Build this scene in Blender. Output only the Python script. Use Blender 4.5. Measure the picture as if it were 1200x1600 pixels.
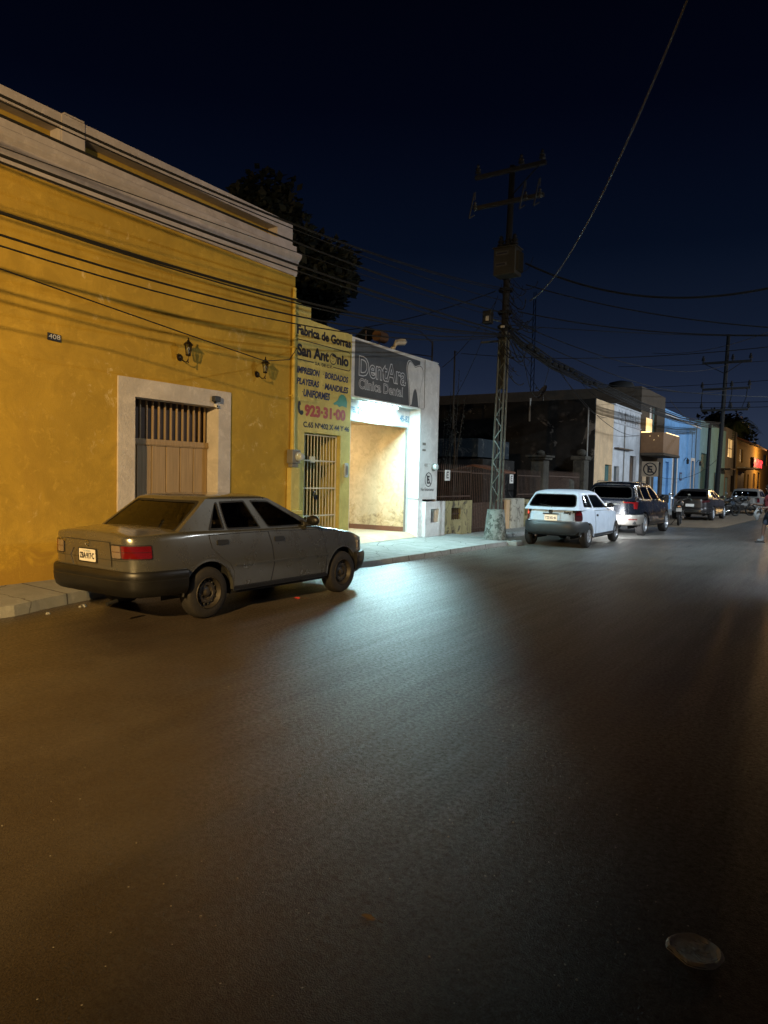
import bpy, bmesh, math, random
from math import sin, cos, pi, radians, sqrt, atan2
from mathutils import Vector, Matrix
from mathutils.geometry import delaunay_2d_cdt
for o in list(bpy.data.objects): bpy.data.objects.remove(o)
SC = bpy.context.scene
COL = SC.collection
random.seed(7)

# ------------------------------------------------------------------ camera
cam_d = bpy.data.cameras.new("camera")
cam = bpy.data.objects.new("camera", cam_d); COL.objects.link(cam)
YAW, PIT, ROL = radians(32.95755705), radians(-2.78692871), radians(1.27476974)
fw = Vector((-sin(YAW)*cos(PIT), cos(YAW)*cos(PIT), sin(PIT)))
rt = Vector((cos(YAW), sin(YAW), 0)); up = rt.cross(fw)
r2 = cos(ROL)*rt + sin(ROL)*up; u2 = -sin(ROL)*rt + cos(ROL)*up
cam.matrix_world = Matrix(((r2.x, u2.x, -fw.x, 0), (r2.y, u2.y, -fw.y, 0), (r2.z, u2.z, -fw.z, 1.617), (0, 0, 0, 1)))
cam_d.sensor_fit = 'HORIZONTAL'; cam_d.sensor_width = 36.0
cam_d.lens = 1109/1200*36
cam_d.clip_start = .05; cam_d.clip_end = 2000
SC.camera = cam
SC.render.resolution_x = 768; SC.render.resolution_y = 1024
SC.view_settings.view_transform = 'Standard'; SC.view_settings.look = 'None'
SC.view_settings.exposure = 0; SC.view_settings.gamma = 1; SC.view_settings.use_curve_mapping = False
SC.render.engine = 'CYCLES'
SC.cycles.use_denoising = True
SC.cycles.max_bounces = 6

# ------------------------------------------------------------------ night sky
W = bpy.data.worlds.new("World"); SC.world = W; W.use_nodes = True
nt = W.node_tree; nt.nodes.clear()
out = nt.nodes.new('ShaderNodeOutputWorld'); bg = nt.nodes.new('ShaderNodeBackground')
tc = nt.nodes.new('ShaderNodeTexCoord'); sp = nt.nodes.new('ShaderNodeSeparateXYZ'); rp = nt.nodes.new('ShaderNodeValToRGB')
nt.links.new(tc.outputs['Generated'], sp.inputs[0]); nt.links.new(sp.outputs['Z'], rp.inputs[0])
nt.links.new(rp.outputs[0], bg.inputs[0]); nt.links.new(bg.outputs[0], out.inputs[0])
e = rp.color_ramp.elements
e[0].position = 0; e[0].color = (.030, .040, .064, 1)
e[1].position = .62; e[1].color = (.0003, .0005, .0025, 1)
for p, c in ((.07, (.021, .031, .060)), (.13, (.0112, .0178, .039)), (.20, (.0056, .0100, .0240)), (.30, (.0018, .0042, .0125)), (.45, (.0006, .0013, .0055))):
    q = e.new(p); q.color = (*c, 1)
bg.inputs[1].default_value = 1.0

# ------------------------------------------------------------------ lamps of the street and an added fill
def light(kind, name, loc, energy, color, size=.2, aim=None, spot=None, blend=.5, sizey=None):
    d = bpy.data.lights.new(name, kind); o = bpy.data.objects.new(name, d); COL.objects.link(o)
    o.location = loc; d.energy = energy; d.color = color
    if kind == 'AREA':
        d.size = size
        if sizey: d.shape = 'RECTANGLE'; d.size_y = sizey
    else: d.shadow_soft_size = size
    if kind == 'SPOT': d.spot_size = radians(spot); d.spot_blend = blend
    if aim is not None: o.rotation_euler = (Vector(aim)-Vector(loc)).to_track_quat('-Z', 'Y').to_euler()
    return o
SODIUM = (1, .645, .25)
COOL = (.50, .89, .98)
light('SPOT', 'sodium_street_light', (-1.9, -4.5, 4.8), 8200, SODIUM, .10, (-8.6, 3.6, .2), 92, 1.0)
light('POINT', 'sodium_fill_light', (6, -4, 6.5), 80, SODIUM, .15)  # added fill behind the camera, browns the near road; no lamp stands here
light('SPOT', 'opposite_white_light', (4.6, 14.5, 6.6), 1550, (.90, .95, 1.0), .15, (-8.2, 12.6, 1.6), 84, 1.0)
light('SPOT', 'white_street_light', (-0.6, 18.5, 6.4), 3100, (.78, .90, 1.0), .12, (-2.8, 20.5, 0), 140, 1.0)
light('SPOT', 'facade_white_light', (3.4, 30.0, 6.0), 5400, (.74, .87, 1.0), .12, (-8.5, 34, 1), 120, 1.0)
light('SPOT', 'upper_white_street_light', (2.6, 47, 7.5), 3800, (.72, .86, 1.0), .12, (-8.8, 47, 1), 150, 1.0)
light('POINT', 'far_sodium_light', (0.8, 62, 6.2), 1500, (1, .62, .25), .2)
light('POINT', 'farther_sodium_light', (-6.2, 92, 4.6), 900, (1, .55, .2), .2)

# ------------------------------------------------------------------ materials
MATS = {}
def N(t, k, **kw):
    n = t.nodes.new(k)
    for a, b in kw.items(): setattr(n, a, b)
    return n
def newmat(name):
    m = bpy.data.materials.new(name); m.use_nodes = True
    MATS[name] = m
    return m, m.node_tree, m.node_tree.nodes['Principled BSDF']
def ramp(t, src, stops, interp='LINEAR'):
    r = N(t, 'ShaderNodeValToRGB'); r.color_ramp.interpolation = interp
    el = r.color_ramp.elements
    el[0].position, el[0].color = stops[0][0], (*stops[0][1], 1) if len(stops[0][1]) == 3 else stops[0][1]
    el[1].position, el[1].color = stops[-1][0], (*stops[-1][1], 1)
    for p, c in stops[1:-1]:
        x = el.new(p); x.color = (*c, 1)
    t.links.new(src, r.inputs[0]); return r.outputs[0]
def noise(t, scale, detail=4, rough=.55, vec=None, dist=0):
    n = N(t, 'ShaderNodeTexNoise'); n.inputs['Scale'].default_value = scale; n.inputs['Detail'].default_value = detail
    n.inputs['Roughness'].default_value = rough; n.inputs['Distortion'].default_value = dist
    if vec is not None: t.links.new(vec, n.inputs['Vector'])
    return n.outputs['Fac']
def gpos(t, scale=(1, 1, 1)):
    g = N(t, 'ShaderNodeNewGeometry'); m = N(t, 'ShaderNodeMapping'); m.inputs['Scale'].default_value = scale
    t.links.new(g.outputs['Position'], m.inputs['Vector']); return m.outputs[0]
def mix(t, fac, a, b, mode='MIX'):
    m = N(t, 'ShaderNodeMix', data_type='RGBA', blend_type=mode)
    for s, v in ((0, fac), (6, a), (7, b)):
        if isinstance(v, (int, float)): m.inputs[s].default_value = v
        elif isinstance(v, tuple): m.inputs[s].default_value = (*v, 1)
        else: t.links.new(v, m.inputs[s])
    return m.outputs[2]
def bump(t, bs, h, strength, dist=.01):
    b = N(t, 'ShaderNodeBump'); b.inputs['Strength'].default_value = strength; b.inputs['Distance'].default_value = dist
    t.links.new(h, b.inputs['Height']); t.links.new(b.outputs[0], bs.inputs['Normal'])
def solid(name, c, rough=.6, metal=0, coat=0, spec=None, var=.12, vs=6, emis=None, es=0):
    m, t, b = newmat(name)
    v = gpos(t)
    f = noise(t, vs, 5, .6, v)
    lo = tuple(x*(1-var) for x in c); hi = tuple(min(1, x*(1+var)) for x in c)
    t.links.new(ramp(t, f, [(.3, lo), (.7, hi)]), b.inputs['Base Color'])
    b.inputs['Roughness'].default_value = rough; b.inputs['Metallic'].default_value = metal
    b.inputs['Coat Weight'].default_value = coat; b.inputs['Coat Roughness'].default_value = .06
    if spec is not None: b.inputs['Specular IOR Level'].default_value = spec
    if emis: b.inputs['Emission Color'].default_value = (*emis, 1); b.inputs['Emission Strength'].default_value = es
    return m
def plaster(name, c, stain, peel=None, peel_amt=.62, bumpy=.25, stain_amt=.5, scale=1.0, fine=60, grime=0):
    """painted render: broad tone drift, rain streaks, peeled flakes"""
    m, t, b = newmat(name)
    v = gpos(t); vs = gpos(t, (1, 1, .18))
    big = noise(t, .8*scale, 6, .62, v, .4)
    col = mix(t, ramp(t, big, [(.35, (0, 0, 0)), (.75, (1, 1, 1))]), c, tuple(x*.72 for x in c))
    st = noise(t, 2.6*scale, 6, .6, vs)
    col = mix(t, ramp(t, st, [(.52, (0, 0, 0)), (.78, (stain_amt,)*3)]), col, stain)
    if peel:
        pf = noise(t, 3.2*scale, 9, .68, v, .7)
        pm = ramp(t, pf, [(peel_amt-.03, (0, 0, 0)), (peel_amt+.03, (1, 1, 1))])
        if peel_amt > .61: pm = mix(t, 1.0, pm, ramp(t, noise(t, .55*scale, 4, .6, v, .8), [(.47, (.05,)*3), (.60, (1, 1, 1))]), 'MULTIPLY')
        col = mix(t, pm, col, peel)
    m1 = noise(t, 1.9*scale, 8, .7, v, 1.2)
    col = mix(t, ramp(t, m1, [(.42, (0, 0, 0)), (.62, (.8,)*3)]), col, tuple(x*.70 for x in c))
    m2 = noise(t, 7*scale, 7, .7, v, .6)
    col = mix(t, ramp(t, m2, [(.56, (0, 0, 0)), (.66, (.35,)*3)]), col, tuple(min(1, x*1.22+.02) for x in c))
    if grime:
        gg = N(t, 'ShaderNodeNewGeometry'); ss = N(t, 'ShaderNodeSeparateXYZ'); t.links.new(gg.outputs['Position'], ss.inputs[0])
        mr = N(t, 'ShaderNodeMapRange'); mr.inputs[1].default_value = .1; mr.inputs[2].default_value = grime; mr.inputs[3].default_value = .28; mr.inputs[4].default_value = -.12
        t.links.new(ss.outputs['Z'], mr.inputs[0]); ad = N(t, 'ShaderNodeMath', operation='ADD'); t.links.new(mr.outputs[0], ad.inputs[0]); t.links.new(noise(t, 2.6, 9, .72, v, .9), ad.inputs[1])
        col = mix(t, ramp(t, ad.outputs[0], [(.54, (0, 0, 0)), (.66, (.75,)*3)]), col, stain)
    t.links.new(col, b.inputs['Base Color']); b.inputs['Roughness'].default_value = .85
    b.inputs['Specular IOR Level'].default_value = .25
    bump(t, b, noise(t, fine, 6, .65, v), bumpy, .01)
    return m
def metal_paint(name, c, rough=.32, metal=.35, coat=.6):
    m, t, b = newmat(name)
    v = gpos(t)
    dust = noise(t, 5, 6, .65, v)
    t.links.new(ramp(t, dust, [(.35, c), (.8, tuple(x*.8 for x in c))]), b.inputs['Base Color'])
    t.links.new(ramp(t, dust, [(.3, (rough*.85,)*3), (.8, (rough*1.5,)*3)]), b.inputs['Roughness'])
    b.inputs['Metallic'].default_value = metal
    b.inputs['Coat Weight'].default_value = coat; b.inputs['Coat Roughness'].default_value = .12
    return m
def glassmat(name, tint, rough=.03, opaq=.55, refl=1.45):
    m, t, b = newmat(name)
    t.nodes.remove(b)
    tr = N(t, 'ShaderNodeBsdfTransparent'); tr.inputs[0].default_value = (*tint, 1)
    gl = N(t, 'ShaderNodeBsdfGlossy'); gl.inputs['Roughness'].default_value = rough; gl.inputs['Color'].default_value = (.9, .9, .9, 1)
    fr = N(t, 'ShaderNodeFresnel'); fr.inputs[0].default_value = refl
    mx = N(t, 'ShaderNodeMixShader')
    t.links.new(fr.outputs[0], mx.inputs[0]); t.links.new(tr.outputs[0], mx.inputs[1]); t.links.new(gl.outputs[0], mx.inputs[2])
    t.links.new(mx.outputs[0], t.nodes['Material Output'].inputs[0])
    return m

plaster('ochre_wall', (.50, .325, .045), (.33, .20, .035), (.62, .47, .20), .625, .35, .6, grime=.9)
plaster('trim_white', (.62, .57, .52), (.44, .38, .33), None, bumpy=1.0, stain_amt=.4, fine=22)
plaster('cornice_white', (.50, .455, .46), (.28, .25, .25), None, bumpy=.3, stain_amt=.75)
plaster('panel_brown', (.38, .26, .05), (.2, .12, .02), None, bumpy=.2)
plaster('sign_yellow', (.64, .53, .17), (.42, .35, .12), (.68, .62, .38), .70, .25, .45, grime=.7)
plaster('clinic_white', (.74, .74, .74), (.46, .46, .45), None, bumpy=.15, stain_amt=.4)
plaster('clinic_inner', (.80, .80, .80), (.7, .7, .7), None, bumpy=.1, stain_amt=.2)
plaster('dirty_yellow', (.38, .33, .17), (.10, .085, .05), (.08, .07, .055), .55, .4, .8)
plaster('dirty_white', (.50, .47, .38), (.16, .14, .10), (.12, .10, .08), .56, .4, .9)
plaster('tan_wall', (.62, .43, .25), (.30, .24, .17), (.2, .16, .12), .70, .3, .7)
plaster('worn_white', (.55, .56, .58), (.34, .33, .32), (.26, .24, .22), .66, .3, .8)
plaster('brown_block', (.075, .058, .042), (.035, .028, .022), None, bumpy=.3, stain_amt=.8)
plaster('blue_wall', (.19, .41, .72), (.13, .30, .56), None, bumpy=.2, stain_amt=.4)
plaster('turquoise_wall', (.24, .48, .60), (.14, .26, .32), None, bumpy=.2, stain_amt=.6)
plaster('basin_blue', (.022, .034, .046), (.014, .02, .028), (.12, .12, .115), .58, .3, .6)
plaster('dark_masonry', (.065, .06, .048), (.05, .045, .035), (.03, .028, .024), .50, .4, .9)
plaster('amber_wall', (.55, .36, .10), (.35, .2, .06), (.2, .12, .05), .66, .3, .6)
plaster('grey_wall', (.30, .28, .26), (.15, .14, .13), (.12, .11, .1), .6, .3, .8)
plaster('concrete_base', (.24, .26, .24), (.07, .08, .07), (.06, .07, .06), .50, .9, .9, 2.2, 40)
plaster('sidewalk', (.30, .30, .28), (.18, .175, .16), (.15, .145, .13), .64, .5, .6, 1.3, 50)
plaster('garage_wall', (.74, .56, .33), (.58, .42, .24), None, bumpy=.25, stain_amt=.5)
plaster('garage_floor', (.50, .38, .26), (.4, .3, .2), None, bumpy=.1)
plaster('cap_shop_back', (.05, .075, .05), (.03, .045, .03), None, bumpy=.2)
# peeling lower part of the garage side wall
def joints():
    m = MATS['sidewalk']; t = m.node_tree; b = t.nodes['Principled BSDF']; v = gpos(t)
    s = N(t, 'ShaderNodeSeparateXYZ'); t.links.new(v, s.inputs[0])
    wob = N(t, 'ShaderNodeMath', operation='MULTIPLY_ADD'); t.links.new(noise(t, 2.5, 5, .6, v), wob.inputs[0]); wob.inputs[1].default_value = .05; t.links.new(s.outputs['Y'], wob.inputs[2])
    fr = N(t, 'ShaderNodeMath', operation='PINGPONG'); t.links.new(wob.outputs[0], fr.inputs[0]); fr.inputs[1].default_value = .85
    j = ramp(t, fr.outputs[0], [(.006, (1, 1, 1)), (.016, (0, 0, 0))])
    vc = N(t, 'ShaderNodeTexVoronoi', feature='DISTANCE_TO_EDGE'); vc.inputs['Scale'].default_value = .8
    dn = N(t, 'ShaderNodeTexNoise'); dn.inputs['Scale'].default_value = 2; dn.inputs['Detail'].default_value = 7; t.links.new(v, dn.inputs['Vector'])
    t.links.new(mix(t, .3, v, dn.outputs['Color'], 'ADD'), vc.inputs['Vector'])
    ck = ramp(t, vc.outputs['Distance'], [(0, (1, 1, 1)), (.008, (0, 0, 0))])
    src = b.inputs['Base Color'].links[0].from_socket
    c = mix(t, j, src, (.05, .045, .04)); c = mix(t, ck, c, (.06, .055, .05))
    t.links.new(c, b.inputs['Base Color'])
joints()
def garage_peel():
    m, t, b = newmat('garage_wall_peel')
    g = N(t, 'ShaderNodeNewGeometry'); s = N(t, 'ShaderNodeSeparateXYZ'); t.links.new(g.outputs['Position'], s.inputs[0])
    n1 = noise(t, 3.0, 9, .72, g.outputs['Position'], .8)
    mr = N(t, 'ShaderNodeMapRange'); mr.inputs[1].default_value = .5; mr.inputs[2].default_value = 1.35
    mr.inputs[3].default_value = .19; mr.inputs[4].default_value = -.18
    t.links.new(s.outputs['Z'], mr.inputs[0])
    ad = N(t, 'ShaderNodeMath', operation='ADD'); t.links.new(n1, ad.inputs[0]); t.links.new(mr.outputs[0], ad.inputs[1])
    pm = ramp(t, ad.outputs[0], [(.56, (0, 0, 0)), (.60, (1, 1, 1))])
    base = mix(t, ramp(t, noise(t, 1.4, 6, .6, g.outputs['Position'], .5), [(.4, (0, 0, 0)), (.7, (1, 1, 1))]), (.66, .53, .36), (.52, .40, .26))
    n2 = noise(t, 9, 8, .7, g.outputs['Position'], .4)
    inner = ramp(t, n2, [(.34, (.22, .15, .09)), (.46, (.46, .34, .2)), (.66, (.62, .48, .3))])
    base = mix(t, ramp(t, noise(t, 6, 8, .7, g.outputs['Position'], .8), [(.45, (0, 0, 0)), (.62, (.6, .6, .6))]), base, (.42, .32, .21))
    t.links.new(mix(t, pm, base, inner), b.inputs['Base Color']); b.inputs['Roughness'].default_value = .85
    bump(t, b, pm, -.6, .02)
garage_peel()
def stone():
    m, t, b = newmat('dark_stone')
    v = gpos(t)
    vo = N(t, 'ShaderNodeTexVoronoi'); vo.inputs['Scale'].default_value = 3.4; t.links.new(v, vo.inputs['Vector'])
    stn = ramp(t, vo.outputs['Distance'], [(.1, (.055, .047, .04)), (.45, (.016, .014, .012))])
    pf = noise(t, .75, 7, .6, v, .6)
    pm = ramp(t, pf, [(.53, (0, 0, 0)), (.56, (1, 1, 1))])
    soot = noise(t, 1.6, 6, .6, v)
    pl = ramp(t, soot, [(.35, (.006, .0055, .005)), (.75, (.022, .020, .018))])
    light_p = ramp(t, noise(t, 1.1, 8, .7, v, .9), [(.60, (0, 0, 0)), (.63, (1, 1, 1))])
    t.links.new(mix(t, light_p, mix(t, pm, pl, stn), (.13, .115, .10)), b.inputs['Base Color']); b.inputs['Roughness'].default_value = .95
    bump(t, b, vo.outputs['Distance'], .5, .04)
stone()
def asphalt():
    m, t, b = newmat('asphalt')
    v = gpos(t)
    big = noise(t, .22, 5, .6, v, .6); mid = noise(t, 1.7, 6, .65, v, .3); fine = noise(t, 120, 3, .6, v)
    streak = noise(t, 1.0, 5, .6, gpos(t, (2.6, .22, 1)), .2)
    c = mix(t, ramp(t, big, [(.35, (0, 0, 0)), (.65, (1, 1, 1))]), (.056, .043, .031), (.036, .027, .020))
    c = mix(t, ramp(t, mid, [(.40, (0, 0, 0)), (.8, (.6, .6, .6))]), c, (.070, .058, .045))
    c = mix(t, ramp(t, streak, [(.5, (0, 0, 0)), (.8, (.5, .5, .5))]), c, (.026, .022, .019))
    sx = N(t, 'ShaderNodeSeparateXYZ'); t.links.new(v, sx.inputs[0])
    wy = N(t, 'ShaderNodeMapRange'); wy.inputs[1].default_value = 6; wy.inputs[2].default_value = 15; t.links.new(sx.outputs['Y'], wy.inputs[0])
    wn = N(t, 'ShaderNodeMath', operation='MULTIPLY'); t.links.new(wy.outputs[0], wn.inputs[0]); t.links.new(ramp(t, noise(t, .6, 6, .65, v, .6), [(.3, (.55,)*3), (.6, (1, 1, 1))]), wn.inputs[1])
    c = mix(t, wn.outputs[0], c, (.20, .195, .18))  # lamp light painted into the colour: road turns paler up the street
    gr = ramp(t, fine, [(.30, (.45, .45, .45)), (.55, (1, 1, 1)), (.75, (1.0, 1.0, 1.0))])
    c = mix(t, 1.0, c, gr, 'MULTIPLY')
    vo = N(t, 'ShaderNodeTexVoronoi'); vo.inputs['Scale'].default_value = 22; t.links.new(v, vo.inputs['Vector'])
    peb = ramp(t, vo.outputs['Distance'], [(.05, (1, 1, 1)), (.085, (0, 0, 0))])
    rnd = N(t, 'ShaderNodeSeparateColor'); t.links.new(vo.outputs['Color'], rnd.inputs[0])
    few = ramp(t, rnd.outputs[0], [(.86, (0, 0, 0)), (.88, (1, 1, 1))])
    pm = mix(t, 1.0, peb, few, 'MULTIPLY')
    c = mix(t, pm, c, (.30, .27, .22))
    spots = noise(t, 9, 4, .6, v, .5)
    c = mix(t, ramp(t, spots, [(.69, (0, 0, 0)), (.80, (.6, .6, .6))]), c, (.018, .015, .012))
    # cracks
    vc = N(t, 'ShaderNodeTexVoronoi', feature='DISTANCE_TO_EDGE'); vc.inputs['Scale'].default_value = .33
    dn = N(t, 'ShaderNodeTexNoise'); dn.inputs['Scale'].default_value = 1.6; dn.inputs['Detail'].default_value = 7; t.links.new(v, dn.inputs['Vector'])
    mm = mix(t, .22, v, dn.outputs['Color'], 'ADD'); t.links.new(mm, vc.inputs['Vector'])
    ck = ramp(t, vc.outputs['Distance'], [(.0, (1, 1, 1)), (.006, (0, 0, 0))])
    ckm = mix(t, 1.0, ck, ramp(t, noise(t, .5, 3, .5, v), [(.55, (0, 0, 0)), (.62, (.7, .7, .7))]), 'MULTIPLY')
    c = mix(t, ckm, c, (.02, .018, .016))
    t.links.new(c, b.inputs['Base Color'])
    t.links.new(ramp(t, mix(t, .5, mid, streak), [(.38, (.33,)*3), (.66, (.42,)*3)]), b.inputs['Roughness'])
    b.inputs['Specular IOR Level'].default_value = .9
    va = N(t, 'ShaderNodeTexVoronoi'); va.inputs['Scale'].default_value = 180; t.links.new(v, va.inputs['Vector'])
    h = mix(t, .03, mix(t, .6, noise(t, 150, 4, .8, v), va.outputs['Distance']), noise(t, 20, 5, .65, v))
    bump(t, b, h, .55, .006)
    df = N(t, 'ShaderNodeBsdfDiffuse'); df.inputs['Roughness'].default_value = .8
    gl = N(t, 'ShaderNodeBsdfAnisotropic'); gl.distribution = 'BECKMANN'
    for n_ in (df, gl):
        t.links.new(b.inputs['Normal'].links[0].from_socket, n_.inputs['Normal'])
    t.links.new(c, df.inputs['Color']); t.links.new(b.inputs['Roughness'].links[0].from_socket, gl.inputs['Roughness'])
    gm = ramp(t, noise(t, 34, 6, .85, v), [(.38, (.34,)*3), (.60, (1,)*3)])
    gs = ramp(t, noise(t, 1.6, 7, .7, gpos(t, (5.0, .35, 1)), .3), [(.34, (.78,)*3), (.62, (1, 1, 1))])
    t.links.new(mix(t, 1.0, gm, gs, 'MULTIPLY'), gl.inputs['Color'])
    fr = N(t, 'ShaderNodeFresnel'); fr.inputs[0].default_value = 1.37
    ms = N(t, 'ShaderNodeMixShader'); t.links.new(fr.outputs[0], ms.inputs[0]); t.links.new(df.outputs[0], ms.inputs[1]); t.links.new(gl.outputs[0], ms.inputs[2])
    t.links.new(ms.outputs[0], t.nodes['Material Output'].inputs[0])
asphalt()
def pavers():
    m, t, b = newmat('pavers')
    v = gpos(t)
    br = N(t, 'ShaderNodeTexBrick'); br.inputs['Scale'].default_value = 1.6; br.inputs['Color1'].default_value = (.20, .14, .08, 1)
    br.inputs['Color2'].default_value = (.15, .105, .06, 1); br.inputs['Mortar'].default_value = (.05, .04, .03, 1); br.inputs['Mortar Size'].default_value = .03
    t.links.new(v, br.inputs['Vector'])
    t.links.new(mix(t, ramp(t, noise(t, 2, 6, .6, v), [(.4, (0, 0, 0)), (.7, (.7, .7, .7))]), br.outputs['Color'], (.09, .07, .05)), b.inputs['Base Color'])
    b.inputs['Roughness'].default_value = .7
pavers()
def planks():
    m, t, b = newmat('door_wood')
    v = gpos(t, (1, 9, .5))
    f = noise(t, 3, 6, .6, v)
    t.links.new(ramp(t, f, [(.3, (.26, .18, .085)), (.7, (.40, .28, .14))]), b.inputs['Base Color']); b.inputs['Roughness'].default_value = .55
    bump(t, b, f, .2, .004)
planks()

solid('black_metal', (.02, .02, .02), .5, .3)
solid('dark_line', (.015, .012, .01), .8)
solid('board_tan', (.36, .29, .22), .5)
solid('lettering_black', (.012, .012, .02), .7)
solid('lettering_navy', (.02, .03, .09), .7)
solid('lettering_red', (.34, .045, .03), .7)
solid('lettering_blue', (.10, .25, .40), .7)
solid('cap_green', (.07, .26, .20), .7)
solid('sign_grey', (.075, .085, .10), .55, var=.25, vs=2)
solid('sign_outline', (.60, .62, .66), .6)
solid('white_paint', (.66, .66, .64), .6)
solid('gate_paint', (.60, .56, .42), .5)
solid('bronze', (.05, .035, .02), .4, .8)
solid('pipe_yellow', (.52, .38, .06), .6)
solid('grey_box', (.20, .19, .17), .55, .2)
solid('meter_glass', (.5, .55, .55), .12, 0, .8)
solid('dark_wood', (.05, .03, .018), .6)
solid('cable', (.004, .004, .004), .9)
solid('cable_grey', (.13, .13, .13), .6)
solid('rust_metal', (.07, .042, .03), .7, .2, var=.4, vs=20)
solid('lattice_steel', (.075, .08, .07), .5, .35, var=.3, vs=8)
solid('pole_dark', (.012, .011, .010), .85)
solid('arm_steel', (.07, .065, .055), .6, .2)
solid('insulator', (.10, .095, .085), .25, 0, .5)
solid('transformer_paint', (.038, .035, .026), .5)
solid('solar_dark', (.015, .018, .022), .25)
solid('tank_brown', (.11, .06, .035), .5)
solid('tank_white', (.50, .46, .38), .4)
solid('terracotta', (.16, .07, .04), .8)
solid('turq_door', (.03, .10, .095), .6)
solid('grey_door', (.05, .06, .06), .6)
solid('blue_tarp', (.06, .12, .17), .7, var=.4, vs=3)
solid('tyre', (.017, .015, .014), .8, var=.3, vs=20)
solid('rim_steel', (.052, .045, .038), .5, .4, var=.3, vs=12)
solid('rim_silver', (.45, .46, .48), .35, .7)
solid('rim_dark', (.03, .026, .022), .6, .3)
solid('plastic_dark', (.008, .0078, .0075), .42, var=.3)
solid('plastic_grey', (.03, .033, .036), .45)
solid('rubber', (.01, .01, .01), .6)
solid('underbody', (.006, .006, .006), .9)
solid('seat_cloth', (.05, .045, .04), .9)
solid('chrome', (.6, .6, .6), .15, 1)
solid('lens_red', (.11, .004, .004), .12, 0, 1)
solid('lens_smoke', (.05, .01, .01), .12, 0, 1)
solid('lens_clear', (.17, .13, .10), .12, 0, 1)
solid('lens_lit', (.6, .05, .04), .2, emis=(1, .10, .05), es=.9)
solid('plate_white', (.72, .70, .66), .4)
solid('plate_lit', (.72, .66, .55), .4, emis=(1, .62, .34), es=.45)
solid('headlamp_glow', (.9, .95, 1), .2, emis=(.85, .95, 1), es=40)
solid('tube_glow', (1, 1, 1), .4, emis=(.62, .92, 1), es=55)
solid('warm_glow', (1, .9, .6), .4, emis=(1, .66, .26), es=3)
solid('window_glow', (1, .8, .5), .4, emis=(1, .60, .22), es=.55)
solid('neon_red', (1, .1, .1), .4, emis=(1, .03, .05), es=2.6)
solid('skin', (.10, .055, .035), .6)
solid('shirt_red', (.11, .008, .012), .85)
solid('shorts_navy', (.018, .026, .045), .85)
solid('hair', (.012, .009, .007), .6)
solid('sandal', (.02, .02, .02), .7)
solid('sock_white', (.14, .14, .135), .8)
solid('bag_plastic', (.24, .245, .245), .3)
solid('bark', (.016, .012, .009), .9)
solid('leaf_dark', (.006, .010, .005), .7, var=.5, vs=2)
solid('leaf_palm', (.05, .08, .03), .6, var=.4, vs=2)
solid('litter_red', (.5, .05, .04), .6)
solid('litter_pale', (.20, .165, .12), .7)
solid('dry_leaf', (.085, .055, .032), .7)
solid('cushion_brown', (.17, .085, .035), .7)
metal_paint('paint_grey', (.145, .143, .125), .27, .65, 1.0)
metal_paint('paint_white', (.60, .69, .80), .35, 0, .6)
metal_paint('paint_blue', (.006, .008, .013), .24, .3, 1)
metal_paint('paint_charcoal', (.035, .030, .028), .28, .5, .8)
metal_paint('paint_silver', (.30, .28, .25), .35, .5, .6)
metal_paint('paint_black', (.012, .012, .012), .25, .2, .8)
glassmat('glass_tint', (.50, .48, .42))
glassmat('glass_dark', (.10, .10, .10))
glassmat('glass_clear', (.8, .82, .82))
def film():
    m, t, b = newmat('clear_film')
    b.inputs['Base Color'].default_value = (.62, .6, .56, 1); b.inputs['Roughness'].default_value = .28
    b.inputs['Alpha'].default_value = .42
    bump(t, b, noise(t, 55, 6, .7, gpos(t), 1.5), 1.0, .02); b.inputs['Coat Weight'].default_value = 1
film()

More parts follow.
